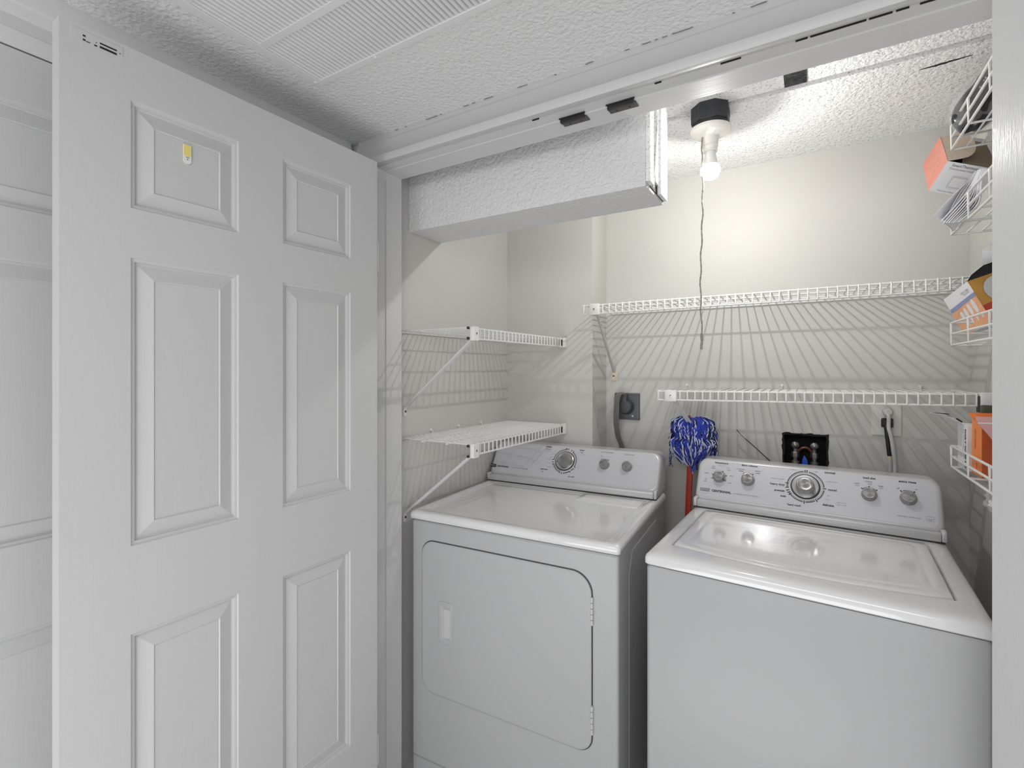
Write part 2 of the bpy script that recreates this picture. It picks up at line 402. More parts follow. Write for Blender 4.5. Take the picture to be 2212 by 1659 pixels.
# soffit duct box
SX0, SX1, SY0, SY1, SZ = XL, -0.362, 1.312, 1.496, 1.905
b = N(); box(b, SX0, SX1-0.012, SY0, SY1, SZ, CC+0.004, bev=0.002)
struct('trim_8', b, 'soffit')
b = N()
box(b, SX1-0.0119, SX1, SY0+0.000, SY0+0.040, SZ+0.012, CC-0.002, bev=0.001)
box(b, SX1-0.0119, SX1-0.002, SY0+0.066, SY0+0.094, SZ+0.03, CC-0.002)
box(b, SX1-0.0119, SX1+0.001, SY1-0.072, SY1, SZ+0.010, CC-0.002, bev=0.001)
tube(b, [(SX1-0.004, SY0+0.052, SZ+0.01), (SX1+0.002, SY0+0.085, CC-0.05)], 0.004, 6, flat=0.4)
struct('trim_9', b, 'ceil2')
b = N(); box(b, SX1-0.0118, SX1-0.0095, SY0+0.041, SY1-0.001, SZ+0.01, CC-0.002); struct('trim_10', b, 'patch')
# batten and open joint high on the soffit face
b = N(); box(b, -0.872, -0.415, SY0-0.006, SY0+0.001, 2.107, 2.120, bev=0.001); struct('trim_13', b, 'soffit')
b = N()
for (x0, x1, h_) in ((-0.80, -0.735, 0.0022), (-0.733, -0.66, 0.0012), (-0.62, -0.50, 0.0018), (-0.46, -0.43, 0.001)): box(b, x0, x1, SY0-0.0064, SY0-0.001, 2.1055, 2.1055+h_)
struct('trim_14', b, 'crack')
# open joint between the head casing and the head jamb, paint cracks along the ceiling
b = N()
for (x0, x1) in ((-0.021, 0.0), (0.004, 0.094), (0.098, 0.133), (0.138, 0.157), (0.172, 0.21), (-0.16, -0.12), (-0.30, -0.285), (-0.62, -0.60)): box(b, x0, x1, 1.1262, 1.1277, 2.0632, 2.0672)
struct('trim_15', b, 'crack')
b = N(); random.seed(21)
x = -1.12
while x < 0.1:
    l = random.choice((0.006, 0.012, 0.02, 0.03, 0.045))
    n = max(3, int(l/0.004)); pts = [(x+l*k/n, 1.1340-0.0008*random.random(), HC-0.0012*random.random()-0.0004) for k in range(n+1)]
    tube(b, pts, 0.0006, 4); x += l+random.choice((0.01, 0.03, 0.05, 0.08))
struct('trim_16', b, 'gap2')
# dark hole and slit in the closet ceiling
b = N(); box(b, -0.058, -0.002, 1.532, 1.626, CC+0.0035, CC+0.0058, bev=0.0005)
for i in range(10): box(b, -0.055+random.random()*0.045, -0.01+random.random()*0.008, 1.535+i*0.009, 1.538+i*0.009, CC+0.0022, CC+0.004)
struct('trim_11', b, 'patch')
b = N(); pts = [(0.259+0.107*k/12, 1.712-0.012*k/12+0.0015*random.uniform(-1, 1), CC-0.0006) for k in range(13)]
tube(b, pts, [0.0004+0.0045*math.sin(PI*min(1, (k+1)/8)*0.5 if k < 4 else PI*0.5*(13-k)/9) for k in range(13)], 6, flat=0.2); struct('trim_12', b, 'crack')

# ------------------------------------------------------------------ return air grille
t = thing('air_return_grille', 'white slatted return air grille screwed to the textured hallway ceiling', 'air vent', (-1.109, 0.842, HC))
GX, GY = 1.05, -0.96
b = N()
def gbox(x0, x1, y0, y1, z0=-0.012, z1=0.0): box(b, x0, x1, y0, y1, z0, z1, bev=0.0015)
bars = [-0.017-0.165*k for k in range(0, 7)]
gbox(0, 0.026, GY, 0); gbox(GX-0.026, GX, GY, 0); gbox(0.026, GX-0.026, -0.0185, 0)
gbox(0.026, GX-0.026, GY, GY+0.02)
fin('frame', b, 'vent', t)
b = N()
ys = [-0.0185]
yy = -0.0185
while yy-0.147 > GY+0.02:
    y1 = yy-0.146; box(b, 0.026, GX-0.026, y1-0.0185, y1, -0.0115, 0.0, bev=0.001); yy = y1-0.0185; ys.append(yy)
fin('cross_bar', b, 'vent', t)
b = N()
for s, y1 in enumerate(ys):
    y0 = max(y1-0.146, GY+0.02)
    n = int((GX-0.052)/0.0127)
    for k in range(n):
        x = 0.027+k*0.0127
        pr = [(x+0.0000, -0.0105), (x+0.0026, -0.0112), (x+0.0062, -0.0092), (x+0.0090, -0.0050), (x+0.0098, -0.0012), (x+0.0090, -0.0012), (x+0.0058, -0.0078), (x+0.002, -0.0098)]
        A = [b.verts.new((p[0], y0, p[1])) for p in pr]; B = [b.verts.new((p[0], y1, p[1])) for p in pr]
        for q in range(len(pr)): b.faces.new((A[q], A[(q+1) % 8], B[(q+1) % 8], B[q]))
        b.faces.new(A[::-1]); b.faces.new(B)
fin('louvers', b, 'vent', t, smooth=True)
b = N(); box(b, 0.022, GX-0.022, GY+0.01, -0.014, -0.0008, -0.0002); fin('duct_dark_backing', b, 'crack', t)  # dark sheet standing in for the unlit duct behind the louvers
for (x, y) in ((0.012, -0.018), (0.222, -0.010)):
    b = N(); lathe(b, [(0.005, 0), (0.0048, -0.0015), (0.002, -0.0025)], 14, Matrix.Translation((x, y, -0.0118))); fin('screw', b, 'vent', t, True)

# ------------------------------------------------------------------ appliances
def rr3(x0, x1, y0, y1, r, z, seg=6): return [(x, y, z) for x, y in rrect(x0, x1, y0, y1, r, seg)]
SL = 0.6                                   # console face leans back: dv/dw
def cface(u, wv, off=0.0):                 # point on the console face
    n = Vector((0, -1, SL)).normalized()
    return Vector((u, 0.527+SL*(wv-0.935), wv)) + n*off
def cmat(u, wv, off=0.0006, rot=0.0):      # frame on the face: x right, y up the face, z outward
    X = Vector((1, 0, 0)); Yv = Vector((0, SL, 1)).normalized(); Z = X.cross(Yv)
    m = Matrix((X, Yv, Z)).transposed().to_4x4(); m.translation = cface(u, wv) + Z*off
    return m @ Matrix.Rotation(rot, 4, 'Z')
def console(t, u0, u1):
    def ring(ins, off, r):
        return [tuple(cface(u, wv, off)) for u, wv in rrect(u0+ins, u1-ins, 0.949+ins*0.6, 1.088-ins, [max(r-ins*0.6, .004)]*2+[0.020]*2, 8)]
    rings = [ring(0.014, 0.0, 0.032), ring(0.010, -0.0006, 0.032), ring(0.004, -0.005, 0.03), ring(0.0, -0.014, 0.03)]
    last = [(x, 0.69, z) for x, y, z in ring(0.0, -0.014, 0.03)]
    b = N(); loft(b, [[tuple(Vector(p)+Vector((0, 0.0012, 0))) for p in rings[0]]]+rings[1:]+[last], cap0=False)
    fin('console_shell', b, 'silver_shell', t, True, 50)
    b = N(); loft(b, [rings[0], [tuple(Vector(p)+Vector((0, 0.003, 0))) for p in rings[0]]]); fin('control_panel', b, 'silver', t, True)
    b = N(); box(b, u0+0.013, u1-0.013, 0.519, 0.60, 0.9265, 0.9495, bev=0.003); fin('console_base', b, 'silver_shell', t, True)
    for s in (0, 1):
        b = N(); a0 = u0+0.0005 if s == 0 else u1-0.0125; a1 = a0+0.012
        box(b, a0, a1, 0.5205, 0.686, 0.9262, 0.956, bev=0.003); fin('console_end_cap', b, 'silver_shell', t, True)
    b = N(); box(b, u0+0.004, u1-0.004, 0.522, 0.60, 0.9212, 0.9264); fin('console_gap', b, 'gap', t)
def knob(t, u, wv, r, h, name='knob', skirt=None, ptr=None):
    m = cmat(u, wv, 0.0)
    loc = m
    b = N()
    lathe(b, [(r*1.0, 0), (r*1.0, 0.003), (r*0.97, 0.004), (r*0.90, h*0.72), (r*0.86, h*0.9), (r*0.80, h)], 40, None)
    k = fin(name, b, 'knob', t, True); k.matrix_local = m
    b = N(); lathe(b, [(r*0.79, h-0.0004), (r*0.78, h+0.0006), (r*0.70, h+0.0009), (r*0.66, h+0.0003), (r*0.30, h+0.0006), (0.0005, h+0.0008)], 40); c = fin('knob_cap', b, 'knob_top', k, True)
    if skirt:
        b = N(); lathe(b, [(skirt+0.004, 0.0), (skirt+0.0035, 0.0012), (skirt+0.001, 0.0014)], 48); o = fin('dial_rim', b, 'gap', k, True)
        b = N(); lathe(b, [(skirt, 0.0), (skirt, 0.0045), (skirt*0.94, 0.006), (r*1.02, 0.0045)], 48); o = fin('dial_skirt', b, 'chrome', k, True)
        b = N(); a = ptr or 0; box(b, r*1.02, skirt*0.93, -0.0008, 0.0008, 0.0052, 0.0064, mtx=Matrix.Rotation(math.radians(a), 4, 'Z')); fin('pointer_mark', b, 'ink', k)
    elif ptr is not None:
        b = N(); box(b, r*0.80, r*1.08, -0.0011, 0.0011, 0.002, h*0.75, mtx=Matrix.Rotation(math.radians(ptr), 4, 'Z')); fin('pointer_mark', b, 'ink', k)
    return k
def ticks(bm, u, wv, r0, r1, angs, wd=0.0012, mi=0):
    for a in angs:
        m = cmat(u, wv, 0.0005, math.radians(a))
        quad(bm, [m @ Vector((r0, -wd/2, 0)), m @ Vector((r1, -wd*0.8, 0)), m @ Vector((r1, wd*0.8, 0)), m @ Vector((r0, wd/2, 0))], mi)

def split_fin(bm, groups, parent):
    """groups: list of (name, test(u, w)); faces go to the first group whose test holds"""
    sel = [[] for _ in groups]
    for f in bm.faces:
        c = f.calc_center_median()
        for k, (nm, ts) in enumerate(groups):
            if ts(c.x, c.z): sel[k].append(f); break
    for (nm, ts), fs in zip(groups, sel):
        nb = bmesh.new()
        for f in fs: nb.faces.new([nb.verts.new(v.co) for v in f.verts]).material_index = f.material_index
        fin(nm, nb, ['ink', 'ink2'], parent)
    bm.free()
# ---- dryer
dr = thing('clothes_dryer', 'white front-loading clothes dryer with silver console standing left of the washer', 'clothes dryer', (-1.185, 1.266, 0), 3.2)
DW = 0.742
b = N()
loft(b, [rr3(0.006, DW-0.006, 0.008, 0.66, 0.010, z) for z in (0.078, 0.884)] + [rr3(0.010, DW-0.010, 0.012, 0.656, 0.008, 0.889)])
fin('cabinet', b, 'enamel_shaded', dr, True)
b = N(); loft(b, [rr3(0.006, DW-0.006, 0.0085, 0.66, 0.010, z) for z in (0.012, 0.070)]+[rr3(0.010, DW-0.010, 0.014, 0.656, 0.008, 0.074)]); fin('toe_panel', b, 'enamel_shaded', dr, True)
b = N(); box(b, 0.02, DW-0.02, 0.02, 0.64, 0.070, 0.082); fin('seam', b, 'gap', dr)
b = N(); box(b, 0.012, DW-0.012, 0.014, 0.65, 0.885, 0.896); fin('seam', b, 'gap', dr)
for x in (0.05, DW-0.05):
    for y in (0.06, 0.6): b = N(); lathe(b, [(0.02, 0.0), (0.02, 0.006), (0.012, 0.016)], 16, Matrix.Translation((x, y, 0))); fin('foot', b, 'black', dr)
b = N()
R = [(0.004, 0.8935, .008), (0.0, 0.897, .012), (0.0, 0.909, .012), (0.002, 0.916, .014), (0.007, 0.9205, .016), (0.014, 0.922, .02), (0.026, 0.921, .024), (0.040, 0.9165, .03), (0.048, 0.9145, .034), (0.052, 0.9143, .036)]
rings = [rr3(i, DW-i, i, 0.672-i*0.25, r, z, 8) for i, z, r in R]
loft(b, rings); fin('top_panel', b, 'enamel', dr, True, 60)
# back riser strip that the console stands on
b = N(); box(b, 0.010, DW-0.010, 0.524, 0.672, 0.9145, 0.9212, bev=0.002); fin('console_seat', b, 'enamel', dr, True)
# embossed side panel
b = N(); loft(b, [[(DW-0.0062, y, z) for y, z in ((0.12, 0.10), (0.58, 0.10), (0.58, 0.80), (0.50, 0.86), (0.16, 0.86), (0.12, 0.80))], [(DW-0.0045, y, z) for y, z in ((0.123, 0.103), (0.577, 0.103), (0.577, 0.798), (0.498, 0.857), (0.162, 0.857), (0.123, 0.798))]]); fin('side_panel', b, 'enamel_shaded', dr)
# door
b = N(); DS = rrect(0.0505, 0.6625, 0.3105, 0.8295, [0.062, 0.050, 0.050, 0.048], 10)
loft(b, [[(x, 0.0085, z) for x, z in DS], [(x, 0.0068, z) for x, z in DS]]); fin('door_seal', b, 'gap2', dr)
DD = lambda i: rrect(0.0535+i, 0.6590-i, 0.3135+i, 0.8265-i, [0.060-i, 0.048-i, 0.048-i, 0.046-i], 10)
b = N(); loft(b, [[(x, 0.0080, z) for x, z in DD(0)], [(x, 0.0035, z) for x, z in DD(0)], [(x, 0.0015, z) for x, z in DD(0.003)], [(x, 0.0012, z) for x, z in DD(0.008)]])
dd = fin('door', b, 'enamel_shaded', dr, True, 50)
o_ = lambda i, y: [(x, y, z) for x, z in rrect(0.125+i, 0.183-i, 0.495+i, 0.636-i, max(0.010-i, 0.001), 5)]
i_ = lambda i, y: [(x, y, z) for x, z in rrect(0.148+i, 0.175-i, 0.516+i, 0.612-i, 0.002, 5)]
b = N(); loft(b, [o_(0, 0.0018), o_(0.001, -0.0008), o_(0.006, -0.0024), o_(0.008, -0.0024), i_(-0.001, -0.0020), i_(0, -0.001), i_(0.001, 0.0008)], cap0=False, cap1=False); hh = fin('handle', b, 'enamel_shaded', dd, True, 50)
b = N(); box(b, 0.148, 0.176, 0.0004, 0.0010, 0.515, 0.613); fin('handle_pocket', b, 'brace', dd)  # grey plate, its tone stands for shade inside the handle recess
for (z0, z1) in ((0.681, 0.762), (0.370, 0.453)):
    b = N()
    for k in range(5): tube(b, [(0.6605, 0.0035, z0+(z1-z0)*k/5+0.001), (0.6605, 0.0035, z0+(z1-z0)*(k+1)/5-0.001)], 0.0042, 10)
    fin('hinge', b, 'brace', dr, True)
# lint screen cover
b = N(); loft(b, [rr3(0.452, 0.692, 0.414, 0.525, 0.006, 0.9142), rr3(0.453, 0.691, 0.415, 0.525, 0.006, 0.9175), rr3(0.458, 0.686, 0.420, 0.522, 0.006, 0.9192), rr3(0.468, 0.664, 0.444, 0.520, 0.004, 0.9192), rr3(0.470, 0.662, 0.446, 0.520, 0.004, 0.9206), rr3(0.476, 0.656, 0.452, 0.518, 0.004, 0.9208)])
fin('lint_screen_cover', b, 'enamel', dr, True, 50)
console(dr, 0.004, DW-0.006)
knob(dr, 0.347, 1.026, 0.0285, 0.026, 'cycle_dial', skirt=0.039, ptr=190)
knob(dr, 0.518, 1.026, 0.0205, 0.020, 'knob', ptr=120)
knob(dr, 0.610, 1.026, 0.0205, 0.020, 'knob')
b = N()
T = lambda s, u, wv, sz, mi=0, al='CENTER', bo=0.0: text(b, s, sz, cmat(u, wv), mi=mi, align=al, bold=bo)
m0 = cmat(0.347, 1.026, 0.0006)
arc_band(b, m0, 0.0490, 0.0515, 95, 178); arc_band(b, m0, 0.0490, 0.0515, 200, 255); arc_band(b, m0, 0.0490, 0.0515, -25, 55); arc_band(b, m0, 0.0455, 0.0460, -25, 55); arc_band(b, m0, 0.0455, 0.0460, 95, 255)
arc_band(b, m0, 0.0500, 0.0535, 280, 305); arc_band(b, m0, 0.0500, 0.0535, 312, 322)
ticks(b, 0.347, 1.026, 0.049, 0.057, (178, 190, 200, 255, 265, 276, 305, 325, -25, 55, 66, 82, 90, 95), 0.0022)
ticks(b, 0.347, 1.026, 0.054, 0.057, (0, 12, 24, 36, 110, 125, 140, 152, 165, 215, 228, 240), 0.0009, 1)
T('wrinkle', 0.262, 1.075, 0.0085, 0, bo=0.0002); T('prevent', 0.262, 1.066, 0.0075); T('control', 0.262, 1.058, 0.005, 1)
T('timed', 0.413, 1.072, 0.0085, 0, bo=0.0002); T('dry', 0.415, 1.063, 0.0075); T('heat', 0.415, 1.055, 0.005, 1)
T('automatic', 0.262, 0.988, 0.0085, 0, bo=0.0002); T('dry', 0.258, 0.978, 0.0075); T('air only', 0.388, 0.971, 0.0085, 0, bo=0.0001)
T('more dry', 0.300, 1.048, 0.005, 1, 'RIGHT'); T('energy', 0.288, 1.036, 0.005, 1, 'RIGHT'); T('preferred', 0.286, 1.028, 0.005, 1, 'RIGHT'); T('less dry', 0.286, 1.014, 0.005, 1, 'RIGHT'); T('cool down', 0.292, 0.998, 0.005, 1, 'RIGHT')
T('60', 0.330, 1.082, 0.005, 1); T('off', 0.405, 1.006, 0.005, 1, 'LEFT')
T('end of cycle signal', 0.521, 1.072, 0.0070); T('push to start', 0.613, 1.070, 0.0072)
T('off', 0.500, 1.056, 0.0055); T('on', 0.540, 1.056, 0.0055)
ticks(b, 0.518, 1.026, 0.0215, 0.027, (122, 60), 0.0022); arc_band(b, cmat(0.518, 1.026, 0.0006), 0.0225, 0.0235, 68, 112)
T('CENTENNIAL', 0.035, 0.9815, 0.0098, 0, 'LEFT', 0.0003); T('COMMERCIAL TECHNOLOGY', 0.106, 0.9812, 0.0062, 1, 'LEFT')
split_fin(b, [('brand_lettering', lambda u, w: u < 0.19), ('dial_scale', lambda u, w: u < 0.45), ('knob_scale', lambda u, w: u < 0.565), ('button_lettering', lambda u, w: True)], dr)
b = N(); loft(b, [[tuple(cface(u, wv, 0.0002)) for u, wv in rrect(0.024-0.0215, 0.031, 0.976, 0.988, 0.001)], [tuple(cface(u, wv, 0.0012)) for u, wv in rrect(0.024-0.0215, 0.031, 0.976, 0.988, 0.001)]]); bd = fin('badge', b, 'ink', dr)
b = N(); text(b, 'MAYTAG', 0.0062, cmat(0.017, 0.982, 0.0015)); fin('badge_lettering', b, 'silver_shell', bd)

# ---- washer
wa = thing('washing_machine', 'white top-loading washing machine with silver console and closed lid', 'washing machine', (-0.375, 1.30, 0), -2.6)
WW = 0.687
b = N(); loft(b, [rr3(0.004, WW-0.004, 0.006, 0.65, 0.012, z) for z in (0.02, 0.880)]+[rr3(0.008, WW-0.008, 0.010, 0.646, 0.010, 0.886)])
fin('cabinet', b, 'enamel_shaded', wa, True)
b = N(); box(b, 0.010, WW-0.010, 0.012, 0.64, 0.884, 0.892); fin('seam', b, 'gap', wa)
for x in (0.05, WW-0.05):
    for y in (0.06, 0.58): b = N(); lathe(b, [(0.02, 0.0), (0.02, 0.008), (0.012, 0.022)], 16, Matrix.Translation((x, y, 0))); fin('foot', b, 'black', wa)
# top with lid opening: outer shell rings then opening outline (bowed front)
def lid_outline(ins, nf=16):
    x0, x1, y1 = 0.045+ins, 0.643-ins, 0.505-ins
    pts = []
    for k in range(nf+1):                      # front edge, bowed towards the front
        u = k/nf; x = x0+(x1-x0)*u
        pts.append((x, 0.095+ins-0.035*(1-(2*u-1)**2)))
    pts += [(x1, 0.095+ins+(y1-0.095-ins)*q) for q in (0.1, 0.5, 0.95)] + [(x1-0.006, y1)]
    pts += [(x1+(x0-x1)*q, y1) for q in (0.25, 0.5, 0.75)] + [(x0+0.006, y1)]
    pts += [(x0, y1-(y1-0.095-ins)*q) for q in (0.05, 0.5, 0.9)]
    return pts
def outer_like(inner, i, r):                   # project each inner point to a rounded-rect at inset i
    out = []; cx, cy = WW/2, 0.30
    x0, x1, y0, y1 = i, WW-i, i, 0.662-i*0.3
    for (x, y) in inner:
        dx, dy = x-cx, y-cy
        s = min((x1-cx)/abs(dx) if abs(dx) > 1e-9 else 1e9, ((y1-cy)/dy if dy > 0 else (y0-cy)/dy) if abs(dy) > 1e-9 else 1e9)
        X, Y = cx+dx*s, cy+dy*s
        out.append((X, Y))
    return out
def washer_outer(i, r, z):
    return rr3(i, WW-i, i, 0.662-i*0.3, r, z, 8)
b = N()
R = [(0.004, 0.890, .008), (0.0, 0.8935, .012), (0.0, 0.907, .012), (0.0025, 0.914, .014), (0.008, 0.9185, .016), (0.017, 0.9208, .02), (0.030, 0.922, .024)]
rings = [washer_outer(i, r, z) for i, z, r in R]
Rv = [[b.verts.new(p) for p in ring] for ring in rings]
n = len(Rv[0])
for A_, B_ in zip(Rv, Rv[1:]):
    for k in range(n): b.faces.new((A_[k], A_[(k+1) % n], B_[(k+1) % n], B_[k]))
b.faces.new(Rv[0][::-1])
lo = lid_outline(0); L0 = [b.verts.new((x, y, 0.922)) for x, y in lo]; L1 = [b.verts.new((x+(0.0015 if x < .3 else -.0015), y+0.001, 0.919)) for x, y in lo]; L2 = [b.verts.new((x+(0.002 if x < .3 else -.002), y+0.0015, 0.905)) for x, y in lo]
es = []
def ring_edges(vs):
    out = []
    for k in range(len(vs)):
        e = b.edges.get((vs[k], vs[(k+1) % len(vs)])) or b.edges.new((vs[k], vs[(k+1) % len(vs)])); out.append(e)
    return out
bmesh.ops.triangle_fill(b, use_beauty=True, edges=ring_edges(Rv[-1])+ring_edges(L0))
for A_, B_ in ((L0, L1), (L1, L2)):
    m_ = len(A_)
    for k in range(m_): b.faces.new((A_[k], A_[(k+1) % m_], B_[(k+1) % m_], B_[k]))
b.faces.new(L2)
fin('top_panel', b, 'enamel', wa, True, 40)
b = N()
LR = [(0.0075, 0.906), (0.0065, 0.9205), (0.0075, 0.9228), (0.010, 0.9238), (0.030, 0.9238), (0.036, 0.9232), (0.039, 0.9235), (0.044, 0.9246), (0.052, 0.9248)]
rings = []
for ins, z in LR:
    rings.append([(x, y if y < 0.4 else min(y, 0.505-ins*0.4), z) for x, y in lid_outline(ins)])
loft(b, rings); lid = fin('lid', b, 'enamel', wa, True, 50)
b = N(); box(b, 0.012, WW-0.012, 0.524, 0.66, 0.9205, 0.9225, bev=0.0006); fin('console_seat', b, 'enamel', wa)
console(wa, 0.002, WW-0.002)
knob(wa, 0.078, 1.025, 0.0205, 0.020, 'knob', ptr=-35)
knob(wa, 0.171, 1.026, 0.0215, 0.020, 'knob')
knob(wa, 0.342, 1.026, 0.0280, 0.028, 'cycle_dial', skirt=0.0385, ptr=-45)
knob(wa, 0.511, 1.024, 0.0205, 0.020, 'knob', ptr=90)
knob(wa, 0.605, 1.026, 0.0210, 0.020, 'knob')
b = N()
m0 = cmat(0.342, 1.026, 0.0006)
for a0, a1 in ((172, 96), (80, 4), (-6, -50), (-58, -88), (-96, -150), (-170, -184)):
    arc_band(b, m0, 0.0505, 0.0530, a0, a1); arc_band(b, m0, 0.0475, 0.0482, a0, a1)
ticks(b, 0.342, 1.026, 0.047, 0.0575, (174, 190, 200, 208, 216, 92, 86, 0, -53, -92), 0.0020)
T('temperature', 0.081, 1.071, 0.0088, 0, bo=0.00025); T('wash / rinse', 0.083, 1.063, 0.005, 1)
T('fabric softener', 0.173, 1.071, 0.0088, 0, bo=0.00025)
T('load size', 0.512, 1.070, 0.0092, 0, bo=0.00025); T('extra rinse', 0.605, 1.070, 0.0095, 0, bo=0.0003)
T('hot', 0.056, 1.058, 0.0065); T('warm', 0.055, 1.052, 0.006); T('warm', 0.034, 1.034, 0.0062); T('tap', 0.034, 1.015, 0.006); T('cold', 0.032, 1.008, 0.006)
T('hot', 0.104, 1.057, 0.006); T('cold', 0.107, 1.050, 0.006); T('warm', 0.118, 1.033, 0.0062); T('cold', 0.114, 1.010, 0.006)
T('no softener', 0.145, 1.058, 0.006); T('added', 0.147, 1.052, 0.0065); T('softener', 0.200, 1.057, 0.006); T('added', 0.200, 1.050, 0.006)
ticks(b, 0.078, 1.025, 0.0215, 0.0265, (160, 195, 110, 65, 20, -25), 0.0020); arc_band(b, cmat(0.078, 1.025, 0.0006), 0.0225, 0.0232, -20, 200)
ticks(b, 0.171, 1.026, 0.0225, 0.0285, (122, 58), 0.0022); arc_band(b, cmat(0.171, 1.026, 0.0006), 0.0232, 0.0248, 66, 114)
ticks(b, 0.511, 1.024, 0.0215, 0.0275, (135, 90, 42), 0.0022); arc_band(b, cmat(0.511, 1.024, 0.0006), 0.0225, 0.0240, 50, 130)
ticks(b, 0.605, 1.026, 0.0225, 0.0285, (128, 55), 0.0024); arc_band(b, cmat(0.605, 1.026, 0.0006), 0.0232, 0.0250, 62, 120)
T('small', 0.480, 1.052, 0.0062); T('load', 0.481, 1.046, 0.0058, 1); T('medium', 0.511, 1.060, 0.006); T('load', 0.513, 1.054, 0.0058); T('large', 0.541, 1.051, 0.0065); T('load', 0.541, 1.045, 0.006, 1)
T('off', 0.582, 1.050, 0.0062); T('on', 0.625, 1.052, 0.0058)
T('normal', 0.395, 1.074, 0.0100, 0, 'LEFT', 0.0003); T('casual', 0.404, 1.025, 0.0100, 0, 'LEFT', 0.0002); T('delicate', 0.390, 0.981, 0.0098, 0, 'LEFT', 0.0003)
T('heavy duty', 0.283, 1.024, 0.0100, 0, 'RIGHT', 0.0002); T('prewash', 0.284, 1.006, 0.0090, 0, 'RIGHT', 0.0003); T('soak', 0.288, 0.991, 0.0085, 0, 'RIGHT', 0.0003); T('hand wash', 0.332, 0.969, 0.0092, 0, 'RIGHT', 0.0002)
T('maximum / wrinkle', 0.281, 1.041, 0.0052, 1, 'RIGHT'); T('super', 0.322, 1.084, 0.0052, 1); T('heavy', 0.355, 1.084, 0.0052, 1); T('medium', 0.305, 1.073, 0.005, 1); T('light', 0.372, 1.073, 0.005, 1)
T('wrinkle control', 0.398, 1.048, 0.0052, 1, 'LEFT'); T('spin', 0.402, 1.008, 0.005, 1, 'LEFT'); T('rinse', 0.398, 0.997, 0.005, 1, 'LEFT')
T('pull to start', 0.440, 0.992, 0.005, 1); T('push to stop', 0.440, 0.986, 0.005, 1)
T('automatic water level', 0.604, 0.978, 0.0062, 1); T('CENTENNIAL', 0.058, 0.980, 0.0105, 0, 'LEFT', 0.0004); T('COMMERCIAL TECHNOLOGY', 0.128, 0.979, 0.0060, 1, 'LEFT')
for (u0, u1, w0, w1) in ((0.643, 0.660, 0.9845, 0.985), (0.643, 0.660, 0.9735, 0.974), (0.643, 0.6435, 0.974, 0.9845), (0.6595, 0.660, 0.974, 0.9845)):
    quad(b, [cface(u0, w0, .0006), cface(u1, w0, .0006), cface(u1, w1, .0006), cface(u0, w1, .0006)], 1)
T('energy', 0.6515, 0.979, 0.0042, 1); T('smart', 0.6515, 0.9762, 0.0036, 1)
split_fin(b, [('brand_lettering', lambda u, w: u < 0.22 and w < 0.99), ('water_level_lettering', lambda u, w: u > 0.56 and w < 0.988), ('knob_scale', lambda u, w: u < 0.125), ('knob_scale', lambda u, w: u < 0.225), ('dial_scale', lambda u, w: u < 0.465), ('knob_scale', lambda u, w: u < 0.56), ('knob_scale', lambda u, w: True)], wa)
bo = lambda o: [tuple(cface(u, wv, o)) for u, wv in ((0.018, 0.9855), (0.0185, 0.973), (0.026, 0.9685), (0.044, 0.9685), (0.0515, 0.973), (0.052, 0.9855))]
b = N(); loft(b, [bo(0.0002), bo(0.0012)]); bd = fin('badge', b, 'silver_shell', wa)
b = N(); quad(b, [cface(0.019, 0.975, .0014), cface(0.051, 0.975, .0014), cface(0.0515, 0.985, .0014), cface(0.0185, 0.985, .0014)]); fin('badge_field', b, 'ink2', bd)
b = N(); text(b, 'MAYTAG', 0.0070, cmat(0.035, 0.980, 0.0018)); fin('badge_lettering', b, 'silver_shell', bd)

# ------------------------------------------------------------------ wire shelves
def lip_shelf(name, label, origin, along, out, length, depth, ztilt=0.0, spacing=0.0254, near_over=0.0, group='white wire shelves on the closet walls', clips=(), lip=0.036):
    """origin: wall end at deck height; along: unit vector of the shelf; out: unit vector away from the wall"""
    t = thing(name, label, 'wire shelf', origin, 0, group)
    A_, O_, Zv = Vector(along), Vector(out), Vector((0, 0, 1))
    P = lambda s, d, z=0.0: A_*s + O_*d + Zv*(z + ztilt*s)
    b = N()
    for d, z in ((0.006, -0.004), (depth*0.36, -0.004), (depth*0.70, -0.004)):
        tube(b, [P(-near_over, d, z), P(length, d, z)], 0.0029, 8)
    n = int(length/spacing)
    for k in range(n+1):
        s = min(0.004+k*spacing, length-0.003)
        tube(b, [P(s, 0.0), P(s, depth-0.004), P(s, depth, -0.003), P(s, depth, -lip)], 0.0024, 6)
    fin('wire_deck', b, 'wire', t, True, 60)
    b = N()
    for z in (-0.003, -lip): b = N(); tube(b, [P(-near_over, depth-0.003, z), P(length, depth-0.003, z)], 0.0032, 8); fin('front_rail', b, 'wire', t, True, 60)
    for s in clips:
        b = N()
        tube(b, [P(s, 0.004, 0.012), P(s, 0.009, 0.010), P(s, 0.010, 0.0), P(s, 0.006, -0.007), P(s, 0.001, -0.004)], 0.0022, 8)
        m = Matrix.Translation(P(s, 0.002, 0.013)) @ O_.to_track_quat('Z', 'Y').to_matrix().to_4x4()
        lathe(b, [(0.0055, -0.002), (0.0055, 0.002), (0.002, 0.004)], 12, m)
        fin('wall_clip', b, 'plastic', t, True)
    return t, P
def brace_part(t, top, bot, w=0.008):
    top, bot = Vector(top), Vector(bot)
    b = N(); d = (bot-top).normalized(); s = d.cross(Vector((0, 0, 1))).normalized(); u = s.cross(d)
    vs = []
    for p in (top, bot):
        vs.append([p+s*w+u*0.001, p+s*w*0.8-u*0.006, p+s*w*0.5-u*0.001, p-s*w*0.5-u*0.001, p-s*w*0.8-u*0.006, p-s*w+u*0.001, p-s*w*0.5+u*0.004, p+s*w*0.5+u*0.004])
    loft(b, vs); return fin('brace', b, 'brace', t, True, 30)
